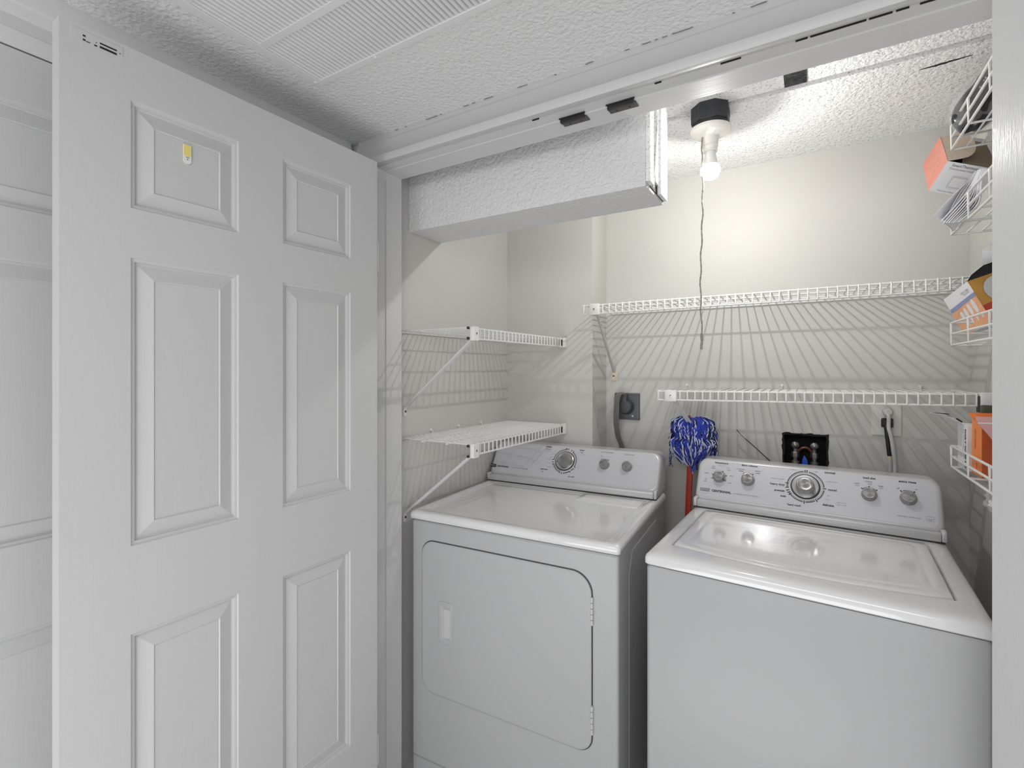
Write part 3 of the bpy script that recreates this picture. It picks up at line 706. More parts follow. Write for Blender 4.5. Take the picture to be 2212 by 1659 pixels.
def bracket_part(t, c, along, out, w=0.028, h=0.044, th=0.010):
    """plastic cap gripping the lip at the brace"""
    A_, O_ = Vector(along), Vector(out); Zv = Vector((0, 0, 1)); c = Vector(c)
    m = Matrix((A_, O_, Zv)).transposed().to_4x4(); m.translation = c
    b = N()
    L = rrect(-w/2, w/2, -h/2, h/2, 0.004, 4)
    loft(b, [[tuple(m @ Vector((x, -0.003, z))) for x, z in L], [tuple(m @ Vector((x, th-0.0015, z))) for x, z in L], [tuple(m @ Vector((x*0.92, th, z*0.94))) for x, z in L]])
    o = fin('end_bracket', b, 'plastic', t, True, 40)
    b = N(); lathe(b, [(0.0042, 0), (0.004, 0.0012), (0.0015, 0.0016)], 12, m @ Matrix.Translation((0, th, 0)) @ Matrix.Rotation(-PI/2, 4, 'X')); fin('screw', b, 'chrome', o, True)
    b = N(); box(b, -0.0035, -0.001, 0, 0.0022, -0.001, 0.0035, mtx=m @ Matrix.Translation((0.003, th, 0))); fin('screw_slot', b, 'gap', o)
def foot_part(t, p, out, h=0.034, w=0.016):
    p = Vector(p); b = N()
    O_ = Vector(out); A_ = O_.cross(Vector((0, 0, 1))); m = Matrix((A_, O_, Vector((0, 0, 1)))).transposed().to_4x4(); m.translation = p
    L = rrect(-w/2, w/2, -h/2, h/2, 0.006, 4)
    loft(b, [[tuple(m @ Vector((x, 0.0002, z))) for x, z in L], [tuple(m @ Vector((x, 0.003, z))) for x, z in L], [tuple(m @ Vector((x*0.85, 0.004, z*0.9))) for x, z in L]])
    o = fin('brace_foot', b, 'plastic', t, True, 40)
    b = N(); lathe(b, [(0.0042, 0), (0.004, 0.0012), (0.0015, 0.0016)], 12, m @ Matrix.Translation((0, 0.004, 0)) @ Matrix.Rotation(-PI/2, 4, 'X')); fin('screw', b, 'steel_dark', o, True)
    return o
def wallmount_part(t, c, m3, sx=0.030, sz=0.045, sy=0.028):
    b = N(); m = Matrix(m3).transposed().to_4x4(); m.translation = Vector(c)
    box(b, -sx/2, sx/2, 0, sy, -sz/2, sz/2, bev=0.004, mtx=m); o = fin('wall_mount', b, 'plastic', t, True, 40)
    b = N(); box(b, -sx*0.30, sx*0.30, sy, sy+0.001, -sz*0.42, sz*0.42, bev=0.0003, mtx=m @ Matrix.Translation((0, 0.0, 0))); fin('mount_slot', b, 'gap', o)
S0 = 1.262
for (z, lab, tl) in ((1.545, 'white wire shelf on the left closet wall, upper of the two', 0.002), (1.169, 'white wire shelf on the left closet wall just above the dryer console', -0.006)):
    Ls = YC-S0-0.012
    t, Pf = lip_shelf('wire_shelf', lab, (XL, S0, z), (0, 1, 0), (1, 0, 0), Ls, 0.310, ztilt=tl, clips=(0.17, 0.34, 0.50), near_over=0.004)
    bracket_part(t, (0.312, 0.018, -0.020), (0, 1, 0), (1, 0, 0), 0.032, 0.046)
    for zz in (-0.003, -0.036): b = N(); lathe(b, [(0.0048, 0), (0.0046, 0.005), (0.002, 0.007)], 10, Matrix.Translation((0.307, -0.004, zz)) @ Matrix.Rotation(PI/2, 4, 'X')); fin('rail_cap', b, 'black', t, True)
    brace_part(t, (0.298, 0.030, -0.034), (0.012, 0.030, -0.262), 0.0075)
    foot_part(t, (0.0, 0.030, -0.285), (1, 0, 0))
    wallmount_part(t, (0.302, Ls+0.0118, -0.018+tl*Ls), ((1, 0, 0), (0, -1, 0), (0, 0, 1)), 0.024, 0.046, 0.030)
# upper shelf on the back wall
UX0 = -0.772
t, Pf = lip_shelf('wire_shelf', 'long white wire shelf on the back wall under the light bulb', (UX0, YB, 1.667), (1, 0, 0), (0, -1, 0), XR-UX0-0.004, 0.335, ztilt=0.003, clips=(0.135, 0.31, 0.43, 0.62, 0.745, 0.84, 1.10), spacing=0.0265)
bracket_part(t, (0.052, -0.337, -0.020), (1, 0, 0), (0, -1, 0), 0.040, 0.044)
brace_part(t, (0.058, -0.325, -0.036), (0.016, -0.010, -0.268), 0.006)
foot_part(t, (0.013, -0.0045, -0.287), (0, -1, 0), 0.030, 0.012)
# ivory anchor plate behind that foot
b = N(); box(b, -0.776, -0.741, YB-0.0045, YB-0.0002, 1.358, 1.398, bev=0.0015); o = fin('wall_anchor_plate', b, 'ivory'); tag(o, 'small ivory plastic anchor plate screwed to the back wall above the grey outlet', 'anchor plate')
# lower shelf
LX0 = -0.490
t, Pf = lip_shelf('wire_shelf', 'long white wire shelf on the back wall, the lower one above the washer', (LX0, YB, 1.330), (1, 0, 0), (0, -1, 0), 0.905, 0.282, ztilt=0.012, clips=(0.05, 0.405, 0.82), spacing=0.0265, lip=0.035)
bracket_part(t, (0.052, -0.284, -0.018), (1, 0, 0), (0, -1, 0), 0.042, 0.042)
brace_part(t, (0.062, -0.272, -0.036), (0.145, -0.010, -0.262), 0.009)
foot_part(t, (0.148, -0.001, -0.285), (0, -1, 0), 0.034, 0.016)
b = N(); box(b, 0.907, 0.944, -0.305, -0.262, -0.036, 0.014, bev=0.002); fin('wall_mount', b, 'plastic', t, True)
b = N(); box(b, 0.9035, 0.9065, -0.292, -0.27, -0.042, 0.004); fin('mount_slot', b, 'gap', t)

# ------------------------------------------------------------------ light fixture
LX, LY = -0.262, 1.635
lf = thing('ceiling_lamp', 'bare glowing bulb in a porcelain holder on a black ceiling box', 'light fixture', (LX, LY, CC))
b = N()
oct_ = lambda r, z: [(r*math.cos(PI/8+k*PI/4)*1.0, r*math.sin(PI/8+k*PI/4), z) for k in range(8)]
loft(b, [oct_(0.058, 0.006), oct_(0.058, -0.044), oct_(0.056, -0.046)]); jb = fin('junction_box', b, 'boxblack', lf)
b = N()
for k in range(8):
    a = k*PI/4 + PI/4*0
    for s in (-1, 1) if k % 2 == 0 else (0,):
        m = Matrix.Rotation(a, 4, 'Z') @ Matrix.Translation((0.0538, s*0.011, -0.020)) @ Matrix.Rotation(PI/2, 4, 'Y')
        lathe(b, [(0.0095, -0.0004), (0.0095, 0.0006), (0.0085, 0.0009), (0.0083, 0.0004)], 18, m)
fin('knockout', b, 'boxblack', jb, True)
b = N(); box(b, -0.045, 0.045, -0.008, 0.008, -0.058, -0.0465); lathe(b, [(0.052, -0.0465), (0.050, -0.058)], 24); fin('mounting_strap', b, 'black', lf)
b = N(); lathe(b, [(0.056, -0.058), (0.0605, -0.061), (0.061, -0.067), (0.057, -0.074), (0.044, -0.081), (0.030, -0.085), (0.026, -0.090), (0.0245, -0.100), (0.0225, -0.112), (0.0235, -0.113), (0.0235, -0.116), (0.0215, -0.117), (0.0205, -0.128), (0.0215, -0.129), (0.0215, -0.132), (0.017, -0.1325)], 40)
ph = fin('lamp_holder', b, 'porcelain', lf, True, 40)
b = N(); box(b, -0.018, -0.008, -0.052, -0.036, -0.0745, -0.060, bev=0.002); fin('pull_chain_slot', b, 'gap', ph)
b = N(); lathe(b, [(0.0150, -0.131), (0.0165, -0.140), (0.0185, -0.155), (0.0225, -0.170), (0.0262, -0.176)], 36); fin('bulb_housing', b, 'bulb_base', lf, True)
b = N()
pr = [(0.0262, -0.1762)] + [(0.0292*math.cos(math.radians(a)), -0.190+0.0300*math.sin(math.radians(a))) for a in (22, 10, 0, -15, -30, -45, -60, -75, -86)]
lathe(b, pr, 36, capb=False); fin('bulb_globe', b, 'bulb', lf, True, 80)
pl_ = bpy.data.lights.new('bulb_light', 'POINT'); pl_.energy = BULB_POINT; pl_.shadow_soft_size = 0.006; pl_.color = (1.0, 0.985, 0.95)
po = bpy.data.objects.new('bulb_light', pl_); C.objects.link(po); po.location = (LX, LY, CC-0.196)
# pull string
t = thing('pull_string', 'long beige pull string hanging from the bulb holder in front of the back wall', 'pull cord', (LX-0.020, LY-0.022, CC-0.09))
b = N(); P_ = [(0, 0, 0), (-0.002, 0, -0.03)]
L_ = 0.585
for k in range(0, 60): P_.append((-0.002+0.0016*math.sin(k*0.7)+0.003*math.sin(k*0.11), 0.001*math.sin(k*1.3), -0.03-L_*(k+1)/60))
tube(b, P_, [0.0019+0.0008*(k % 2) for k in range(len(P_))], 7); fin('string', b, 'string', t)
b = N(); e = P_[-1]
for k in range(5): lathe(b, [(0.001, -0.004), (0.0042, -0.001), (0.0042, 0.001), (0.001, 0.004)], 10, Matrix.Translation((e[0], e[1], e[2]-0.003*k)))
pp = [(e[0]+0.001*math.sin(k), e[1], e[2]-0.012-0.006*k) for k in range(7)]
tube(b, pp, [0.0035+0.0008*(k % 2) for k in range(7)], 8); fin('knotted_end', b, 'string', t, True)
# loose wire along the ceiling seam
b = N()
tube(b, catmull([(SX1+0.002, 1.600, CC-0.004), (SX1+0.03, 1.610, CC-0.010), (LX-0.060, 1.622, CC-0.012)], 5), 0.0022, 7)
o = fin('lamp_cable', b, 'white_cord'); tag(o, 'short white cable running from the soffit to the black ceiling box', 'cable')

# ------------------------------------------------------------------ back wall services
t = thing('dryer_outlet', 'dark grey square dryer outlet on the back wall with a plugged-in cord', 'power outlet', (-0.6975, YB, 1.2435))
b = N()
L = lambda i, y: [(x, y, z) for x, z in rrect(-0.058+i, 0.058-i, -0.060+i, 0.060-i, 0.004)]
loft(b, [L(0, -0.0005), L(0.0005, -0.006), L(0.004, -0.012), L(0.008, -0.0125), L(0.009, -0.010)]); fin('outlet_plate', b, 'outlet', t, True, 30)
b = N(); lathe(b, [(0.036, 0.0), (0.036, 0.003), (0.034, 0.005)], 32, Matrix.Translation((0, -0.0098, 0)) @ Matrix.Rotation(PI/2, 4, 'X')); fin('receptacle', b, 'plug', t, True)
b = N(); lathe(b, [(0.005, 0), (0.0045, 0.002)], 14, Matrix.Translation((0.028, -0.0105, -0.042)) @ Matrix.Rotation(PI/2, 4, 'X')); fin('screw', b, 'chrome', t)
t = thing('power_cord', 'heavy dark grey dryer cord looping out of the grey outlet and down behind the dryer', 'power cord', (-0.6975, YB-0.016, 1.2435))
b = N(); lathe(b, [(0.031, 0.0), (0.031, 0.018), (0.027, 0.026), (0.012, 0.030)], 28, Matrix.Rotation(PI/2, 4, 'X'))
box(b, -0.016, 0.010, -0.028, -0.004, 0.010, 0.050, bev=0.006); fin('plug', b, 'plug', t, True, 40)
b = N()
path = catmull([(-0.004, -0.016, 0.036), (-0.006, -0.020, 0.054), (-0.016, -0.032, 0.060), (-0.027, -0.042, 0.040), (-0.030, -0.044, -0.010), (-0.033, -0.040, -0.070), (-0.026, -0.034, -0.130), (-0.010, -0.026, -0.185), (0.000, -0.020, -0.30), (0.0, -0.02, -0.60)], 6)
for k in range(3):
    tube(b, [p+Vector((0.0078*(k-1), 0.0, 0)) for p in path], 0.0046, 8)
fin('cable', b, 'cord', t, True, 60)
# valve box
t = thing('valve_recess', 'dark rough-edged wall opening with washer water valves behind the washer console', 'valve box', (-0.0095, YB, 1.075))
b = N()
def jag(x0, x1, z0, z1, y, amp=0.003, n=14):
    out = []
    for (a, c) in (((x0, z0), (x1, z0)), ((x1, z0), (x1, z1)), ((x1, z1), (x0, z1)), ((x0, z1), (x0, z0))):
        for k in range(n): out.append((a[0]+(c[0]-a[0])*k/n+random.uniform(-amp, amp), y, a[1]+(c[1]-a[1])*k/n+random.uniform(-amp, amp)))
    return out
x0, x1, z0, z1 = -0.0745+0.0005, 0.0745-0.0005, -0.0895, 0.0905
box(b, x0, x1, 0.088, 0.09, z0, z1); box(b, x0, x0+0.002, 0.002, 0.088, z0, z1); box(b, x1-0.002, x1, 0.002, 0.088, z0, z1); box(b, x0+.002, x1-.002, 0.002, 0.088, z0, z0+0.002); box(b, x0+.002, x1-.002, 0.002, 0.088, z1-0.002, z1)
fin('recess_box', b, 'crack', t)
random.seed(3); b = N()
A1 = jag(x0-0.001, x1+0.001, z0-0.001, z1+0.001, -0.0012, 0.003); A2 = jag(x0+0.006, x1-0.006, z0+0.006, z1-0.006, -0.0012, 0.002)
v1 = [b.verts.new(p) for p in A1]; v2 = [b.verts.new(p) for p in A2]; v3 = [b.verts.new((p[0], 0.004, p[2])) for p in A2]
for k in range(len(v1)):
    q = (k+1) % len(v1); b.faces.new((v1[k], v1[q], v2[q], v2[k])); b.faces.new((v2[k], v2[q], v3[q], v3[k]))
fin('torn_edge', b, 'crack', t)
for xx in (-0.032, 0.031):
    b = N()
    tube(b, [(xx, 0.030, -0.085), (xx, 0.030, 0.052)], 0.0085, 14)
    lathe(b, [(0.013, 0), (0.0135, 0.005), (0.0135, 0.018), (0.010, 0.022)], 6, Matrix.Translation((xx, 0.030, -0.004)))
    lathe(b, [(0.014, 0), (0.0145, 0.008), (0.014, 0.020), (0.009, 0.024)], 16, Matrix.Translation((xx, 0.028, -0.040)))
    vl = fin('valve', b, 'brass', t, True, 30)
    b = N(); lathe(b, [(0.0145, 0.0), (0.0145, 0.006), (0.012, 0.010), (0.007, 0.012), (0.007, 0.016), (0.003, 0.019)], 24, Matrix.Translation((xx, 0.022, 0.044)) @ Matrix.Rotation(PI/2, 4, 'X')); fin('valve_handle', b, 'brass', vl, True, 40)
b = N(); tube(b, catmull([(-0.024, 0.034, 0.018), (-0.010, 0.030, 0.032), (0.008, 0.030, 0.034), (0.022, 0.034, 0.020)], 6), 0.005, 10); tube(b, [(-0.036, 0.034, 0.020), (-0.030, 0.034, 0.020)], 0.010, 12); fin('copper_pipe', b, 'copper', t, True)
b = N(); loft(b, [[(-0.012, 0.014, -0.05), (0.016, 0.014, -0.055), (0.014, 0.024, -0.05), (-0.010, 0.024, -0.05)], [(-0.008, 0.014, -0.010), (0.008, 0.014, -0.012), (0.007, 0.020, -0.010), (-0.006, 0.020, -0.010)], [(-0.003, 0.015, 0.006), (-0.001, 0.015, 0.006), (-0.001, 0.017, 0.006), (-0.003, 0.017, 0.006)]]); fin('blue_handle', b, 'blue', t)
# thin stiff wire
b = N(); tube(b, catmull([(-0.243, YB-0.03, 1.170), (-0.222, YB-0.035, 1.146), (-0.190, YB-0.03, 1.118), (-0.150, YB-0.02, 1.078), (-0.112, YB-0.010, 1.040)], 5), 0.0016, 6)
t = thing('loose_wire', 'thin black loose wire sticking up behind the washer console', 'wire', (0, 0, 0))
fin('wire_sheath', b, 'black', t)
b = N(); tube(b, [(-0.2445, YB-0.031, 1.1655), (-0.226, YB-0.0352, 1.147), (-0.212, YB-0.035, 1.134)], 0.0018, 6); fin('bare_end', b, 'offwhite', t)
# white outlet
t = thing('duplex_outlet', 'off-white wall outlet plate under the lower back shelf with two plugs', 'power outlet', (0.237, YB, 1.235))
b = N(); L = lambda i, y: [(x, y, z) for x, z in rrect(-0.043+i, 0.043-i, -0.060+i, 0.060-i, 0.003)]
loft(b, [L(0, -0.0003), L(0.0, -0.003), L(0.003, -0.0055)]); fin('cover_plate', b, 'offwhite', t, True, 30)
for z in (0.024, -0.012): b = N(); lathe(b, [(0.019, 0), (0.0188, 0.002), (0.017, 0.0028)], 24, Matrix.Translation((0.001, -0.0053, z)) @ Matrix.Rotation(PI/2, 4, 'X')); fin('receptacle', b, 'white_cord', t, True)
t = thing('power_cord', 'whitish cord with a round plug in the upper socket of the white outlet', 'power cord', (0.238, YB-0.008, 1.262))
b = N(); lathe(b, [(0.0150, 0.0), (0.0155, 0.012), (0.013, 0.022), (0.008, 0.025)], 24, Matrix.Rotation(PI/2, 4, 'X')); fin('plug', b, 'white_cord', t, True, 40)
b = N(); tube(b, catmull([(0.0, -0.020, -0.004), (0.002, -0.026, -0.020), (0.002, -0.026, -0.055), (0.010, -0.024, -0.095), (0.017, -0.022, -0.150), (0.020, -0.02, -0.22), (0.02, -0.018, -0.5)], 6), 0.0062, 10, flat=0.8); fin('cable', b, 'white_cord', t, True, 60)
t = thing('power_cord', 'black cord plugged into the lower socket of the white outlet', 'power cord', (0.238, YB-0.008, 1.224))
b = N(); L = lambda i, y: [(x, y, z) for x, z in rrect(-0.017+i, 0.018-i, -0.018+i, 0.015-i, 0.006)]
loft(b, [L(0, 0), L(0.001, -0.010), L(0.005, -0.016)]); fin('plug', b, 'black', t, True, 40)
b = N(); tube(b, catmull([(-0.005, -0.012, -0.006), (-0.003, -0.014, -0.030), (0.002, -0.012, -0.080), (0.006, -0.010, -0.118)], 6), 0.0062, 10); fin('cable', b, 'black', t, True, 60)
b = N(); tube(b, [(0.006, -0.010, -0.116), (0.007, -0.010, -0.130)], 0.0068, 10); fin('yellow_tape', b, 'ivory', t)
b = N(); tube(b, [(0.007, -0.010, -0.129), (0.009, -0.010, -0.36)], 0.0062, 10); fin('cable', b, 'white_cord', t)

# ------------------------------------------------------------------ mop
t = thing('string_mop', 'blue and white string mop standing head up between the dryer and washer', 'mop', (-0.437, 2.06, 0))
b = N()
hp = [(0.008, 0.0, 0.0), (0.012, -0.004, 0.55), (0.034, -0.01, 1.06)]
rings = []
for p in hp: rings.append([(p[0]+x, p[1]+y, p[2]) for x, y in rrect(-0.0115, 0.0115, -0.005, 0.005, 0.003, 3)])
loft(b, rings); fin('handle', b, 'red', t, True)
b = N(); box(b, 0.000, 0.030, -0.03, 0.02, 1.205, 1.2225, bev=0.003); fin('clamp', b, 'red', t)
b = N(); random.seed(11)
# inner dark core
CXm, CYm = 0.045, -0.022
for (cz, rx, ry, rz) in ((1.165, 0.066, 0.040, 0.052), (1.095, 0.066, 0.042, 0.050)):
    lathe(b, [(max(0.02, math.sin(a*PI/8)), -math.cos(a*PI/8)) for a in range(9)], 16, Matrix.Translation((CXm, CYm, cz)) @ Matrix.Diagonal((rx, ry, rz, 1)), mi=2)
def strand(pts, r, mi):
    tube(b, catmull(pts, 3), r, 5, mi=mi)
for k in range(520):
    tier = 0 if k < 250 else 1
    a = random.uniform(PI*0.85, PI*2.15) if random.random() < 0.85 else random.uniform(0, 2*PI)
    ca, sa = math.cos(a), math.sin(a)
    if tier == 0: zt, zl, rx, ry = 1.222-random.uniform(0, 0.015), random.uniform(0.06, 0.088), 0.075, 0.048
    else: zt, zl, rx, ry = 1.150-random.uniform(0, 0.02), random.uniform(0.075, 0.105), 0.084, 0.055
    j = lambda s: random.uniform(-s, s)
    q0 = random.uniform(0.35, 0.8)
    mi = 0 if random.random() < (0.50 if abs(ca) < 0.85 else 0.22) else (1 if random.random() < (0.72 if abs(ca) < 0.8 else 0.42) else 2)
    pts = [(CXm+ca*rx*q0, CYm+sa*ry*q0, zt+j(.003))]
    for s in range(1, 6):
        f = s/5; rad = 0.92+0.14*math.sin(f*PI) + j(0.06)
        taper = 1.0 if tier == 0 else (1-0.55*f*f)
        pts.append((CXm+ca*rx*rad*taper+j(.0045), CYm+sa*ry*rad*taper+j(.003), zt-zl*f+j(.002)))
    if tier == 1 and abs(ca-0.15) < 0.35 and random.random() < .5:
        l = pts[-1]; pts.append((l[0]+j(.004), l[1], l[2]-random.uniform(.012, .045)))
    strand(pts, 0.0023 if mi == 0 else 0.0017, mi)
for k in range(60):   # frayed edges
    sx = random.choice((-1, 1)); z = random.uniform(1.07, 1.19); x = CXm+sx*0.078
    strand([(x, CYm+random.uniform(-.03, .03), z), (x+sx*random.uniform(0, .012), CYm+random.uniform(-.03, .03), z-0.02), (x+sx*random.uniform(-.004, .016), CYm, z-random.uniform(.035, .06))], 0.0015, random.choice((0, 1, 2, 2)))
o = fin('mop_strands', b, ['mop_blue', 'mop_white', 'mop_dark'], t, True, 80); o['label'] = 'blue, white and navy looped cotton strands'

# ------------------------------------------------------------------ door/wall rack on the right
rk = thing('wire_basket_rack', 'white wire basket rack hung on the right closet wall, holding boxes and papers', 'wire rack', (XR, 1.10, 1.10))
BX, BY1, BY0 = -0.121, 0.656, 0.16     # basket front (rel. x), far end, near end (rel. y)
b = N()
for yy in (0.20, 0.60): b = N(); tube(b, [(-0.006, yy, -0.06), (-0.006, yy, 1.08)], 0.004, 8); fin('side_rail', b, 'wire', rk, True)
baskets = {}
for zz, hh in ((0.908, 0.064), (0.677, 0.064), (0.376, 0.060), (0.046, 0.056)):
    b = N(); r = 0.0032
    for hz in (0.0, hh*0.5, hh):
        tube(b, [(-0.010, BY1, zz+hz), (BX, BY1, zz+hz), (BX, BY0, zz+hz), (-0.010, BY0, zz+hz)], r, 8)
    for k in range(4):
        yy = BY1-k*0.165; tube(b, [(BX-0.001, yy, zz+hh), (BX-0.001, yy, zz), (-0.010, yy, zz-0.001), (-0.010, yy, zz+hh)], r, 8)
    for xx in (-0.09, -0.06, -0.03): tube(b, [(xx, BY1, zz+0.002), (xx, BY0, zz+0.002)], 0.0022, 8)
    bk = fin('basket', b, 'wire', rk, True, 60)

# ------------------------------------------------------------------ things in the rack
def obox(m, sx, sy, sz, mi_faces, name, mats, parent=None, th=0.0, open_top=False):
    """box with per-face materials: order -x,+x,-y,+y,-z,+z"""
    bm = N(); V = [bm.verts.new(m @ Vector((x*sx/2, y*sy/2, z*sz/2))) for x in (-1, 1) for y in (-1, 1) for z in (-1, 1)]
    F = [(0, 1, 3, 2), (4, 6, 7, 5), (0, 4, 5, 1), (2, 3, 7, 6), (0, 2, 6, 4), (1, 5, 7, 3)]
    for k, f in enumerate(F):
        if open_top and k == 5: continue
        bm.faces.new([V[i] for i in f]).material_index = mi_faces[k]
    if open_top:
        s = 0.975; W_ = [bm.verts.new(m @ Vector((x*sx/2*s, y*sy/2*s, z*sz/2*(1 if z > 0 else .97)))) for x in (-1, 1) for y in (-1, 1) for z in (-1, 1)]
        for k, f in enumerate(F):
            if k == 5: continue
            bm.faces.new([W_[i] for i in f[::-1]]).material_index = mi_faces[5]
        for a, c in ((1, 3), (3, 7), (7, 5), (5, 1)): bm.faces.new((V[a], V[c], W_[c], W_[a])).material_index = mi_faces[5]
    return fin(name, bm, mats, parent)

def frame(o, X, Y_):
    X = Vector(X).normalized(); Y_ = Vector(Y_); Z = X.cross(Y_).normalized(); Y_ = Z.cross(X).normalized()
    m = Matrix((X, Y_, Z)).transposed().to_4x4(); m.translation = Vector(o); return m
RV, FV, UV = Vector((0.8554, 0.518, 0)), Vector((-0.518, 0.8554, 0)), Vector((0, 0, 1))
D3 = lambda r, u, f: (RV*r + UV*u + FV*f)
def skew(o, e1, l1, e2, l2, e3, l3):
    """frame at corner o with three orthogonal directions, box centre frame and sizes"""
    e1, e2, e3 = e1.normalized(), e2.normalized(), e3.normalized()
    m = Matrix((e1, e2, e3)).transposed().to_4x4(); m.translation = Vector(o) + e1*l1/2 + e2*l2/2 + e3*l3/2
    return m
# --- salmon and white carton, open, in the second basket
a, bq, c = D3(.460, .616, .640), D3(-.020, -.713, .701), D3(.887, -.335, -.316)
La, Lb, Lc = 0.2116, 0.0833, 0.112
Dp = Vector((0.324, 1.739, 1.9733))
t = thing('open_carton', 'open salmon and white cardboard carton leaning in the wire rack above the papers', 'box', tuple(Dp))
m = skew((0, 0, 0), a, La, bq, Lb, c, Lc)
# faces order -a,+a,-b,+b,-c,+c ; opening is -b
bm = N(); V = {}
def cor(i, j, k, s=0.0):
    return a.normalized()*(La*i+(s if i == 0 else -s)) + bq.normalized()*(Lb*j+(0 if j == 0 else -s)) + c.normalized()*(Lc*k+(s if k == 0 else -s))
for s, flip in ((0.0, False), (0.0015, True)):
    V = {(i, j, k): bm.verts.new(cor(i, j, k, s)) for i in (0, 1) for j in (0, 1) for k in (0, 1)}
    fs = [(((0, 0, 0), (0, 1, 0), (0, 1, 1), (0, 0, 1)), 1), (((1, 0, 0), (1, 1, 0), (1, 1, 1), (1, 0, 1)), 1), (((0, 1, 0), (1, 1, 0), (1, 1, 1), (0, 1, 1)), 1), (((0, 0, 0), (1, 0, 0), (1, 1, 0), (0, 1, 0)), 0), (((0, 0, 1), (1, 0, 1), (1, 1, 1), (0, 1, 1)), 1)]
    for f, mi in fs: bm.faces.new([V[q] for q in f]).material_index = 2 if flip else mi
    if not flip: V0 = V
    else:
        for p, q in (((0, 0, 0), (1, 0, 0)), ((1, 0, 0), (1, 0, 1)), ((1, 0, 1), (0, 0, 1)), ((0, 0, 1), (0, 0, 0))):
            bm.faces.new((V0[p], V0[q], V[q], V[p])).material_index = 2
fin('carton_body', bm, ['salmon', 'carton_white', 'card'], t)
an, bn, cn = a.normalized(), bq.normalized(), c.normalized()
def plate(bm, pts, nv, th, mi=0):
    A_ = [bm.verts.new(p) for p in pts]; B_ = [bm.verts.new(Vector(p)+nv*th) for p in pts]; n = len(pts)
    for k in range(n): bm.faces.new((A_[k], A_[(k+1) % n], B_[(k+1) % n], B_[k])).material_index = mi
    bm.faces.new(A_[::-1]).material_index = mi; bm.faces.new(B_).material_index = mi
# rounded dust flap hinged on the salmon edge, bent over the opening
bm = N(); fl = []
h = (cn*0.90 - bn*0.42).normalized()
W_ = La-0.006
for k in range(0, 13):
    q = PI*k/12; fl.append(an*(0.003+W_/2-W_/2*math.cos(q)) + h*(0.030+0.034*math.sin(q)**0.8) + cn*0.001)
fl = [an*0.003+cn*0.001] + fl + [an*(0.003+W_)+cn*0.001]
plate(bm, fl, bn, 0.0012); fin('dust_flap', bm, 'card_light', t)
bm = N(); g2 = (-bn*0.10 + an*0.99).normalized()
plate(bm, [cn*0.034+an*0.004+bn*0.004, cn*Lc*1.0+an*0.002-bn*0.001, cn*Lc+an*(La-0.002)-bn*0.002, cn*0.062+an*(La-0.002)-bn*0.002], -bn, 0.0012); fin('closure_flap', bm, 'card', t)
bm = N(); plate(bm, [cn*0.060+an*La-bn*0.001, cn*Lc+an*La-bn*0.001, cn*Lc+an*(La+0.012)-bn*0.008, cn*0.064+an*(La+0.012)-bn*0.008], an, 0.001); fin('tuck_edge', bm, 'paper_grey', t)
# printing
bm = N()
mw = Matrix((cn, -bn, -an)).transposed().to_4x4()
def onwhite(cc, bb): m = mw.copy(); m.translation = cn*cc + bn*bb - an*0.0006; return m
text(bm, 'SmartThermostat', 0.0095, onwhite(0.048, 0.008), bold=0.0002); text(bm, 'Thermostat intelligent', 0.0080, onwhite(0.048, 0.017))
text(bm, 'With power adapter', 0.005, onwhite(0.036, 0.077))
fin('carton_print', bm, 'ink2', t)
bm = N(); plate(bm, [cn*u+bn*v-an*0.0007 for u, v in ((0.030, 0.034), (0.064, 0.034), (0.064, 0.066), (0.030, 0.066))], -an, 0.0002, 0)
plate(bm, [cn*u+bn*v-an*0.0010 for u, v in ((0.034, 0.038), (0.064, 0.038), (0.064, 0.062), (0.034, 0.062))], -an, 0.0002, 1); fin('printed_picture', bm, ['brace', 'carton_white'], t)
bm = N(); ms = Matrix((an, -bn, cn)).transposed().to_4x4()
X_ = -bn; Y_ = -an
ms = Matrix((-bn, an, -bn.cross(an))).transposed().to_4x4()
for k, s in enumerate((0.030, 0.036, 0.042, 0.048, 0.054, 0.066, 0.072)):
    s = s*2.2; p0 = bn*(0.016 if k else 0.010)+an*(La-s) - cn*0.0006; p1 = bn*(0.066-0.005*(k % 3))+an*(La-s) - cn*0.0006
    plate(bm, [p0, p1, p1+an*0.0011, p0+an*0.0011], -cn, 0.0002)
fin('text_lines', bm, 'card_light', t)

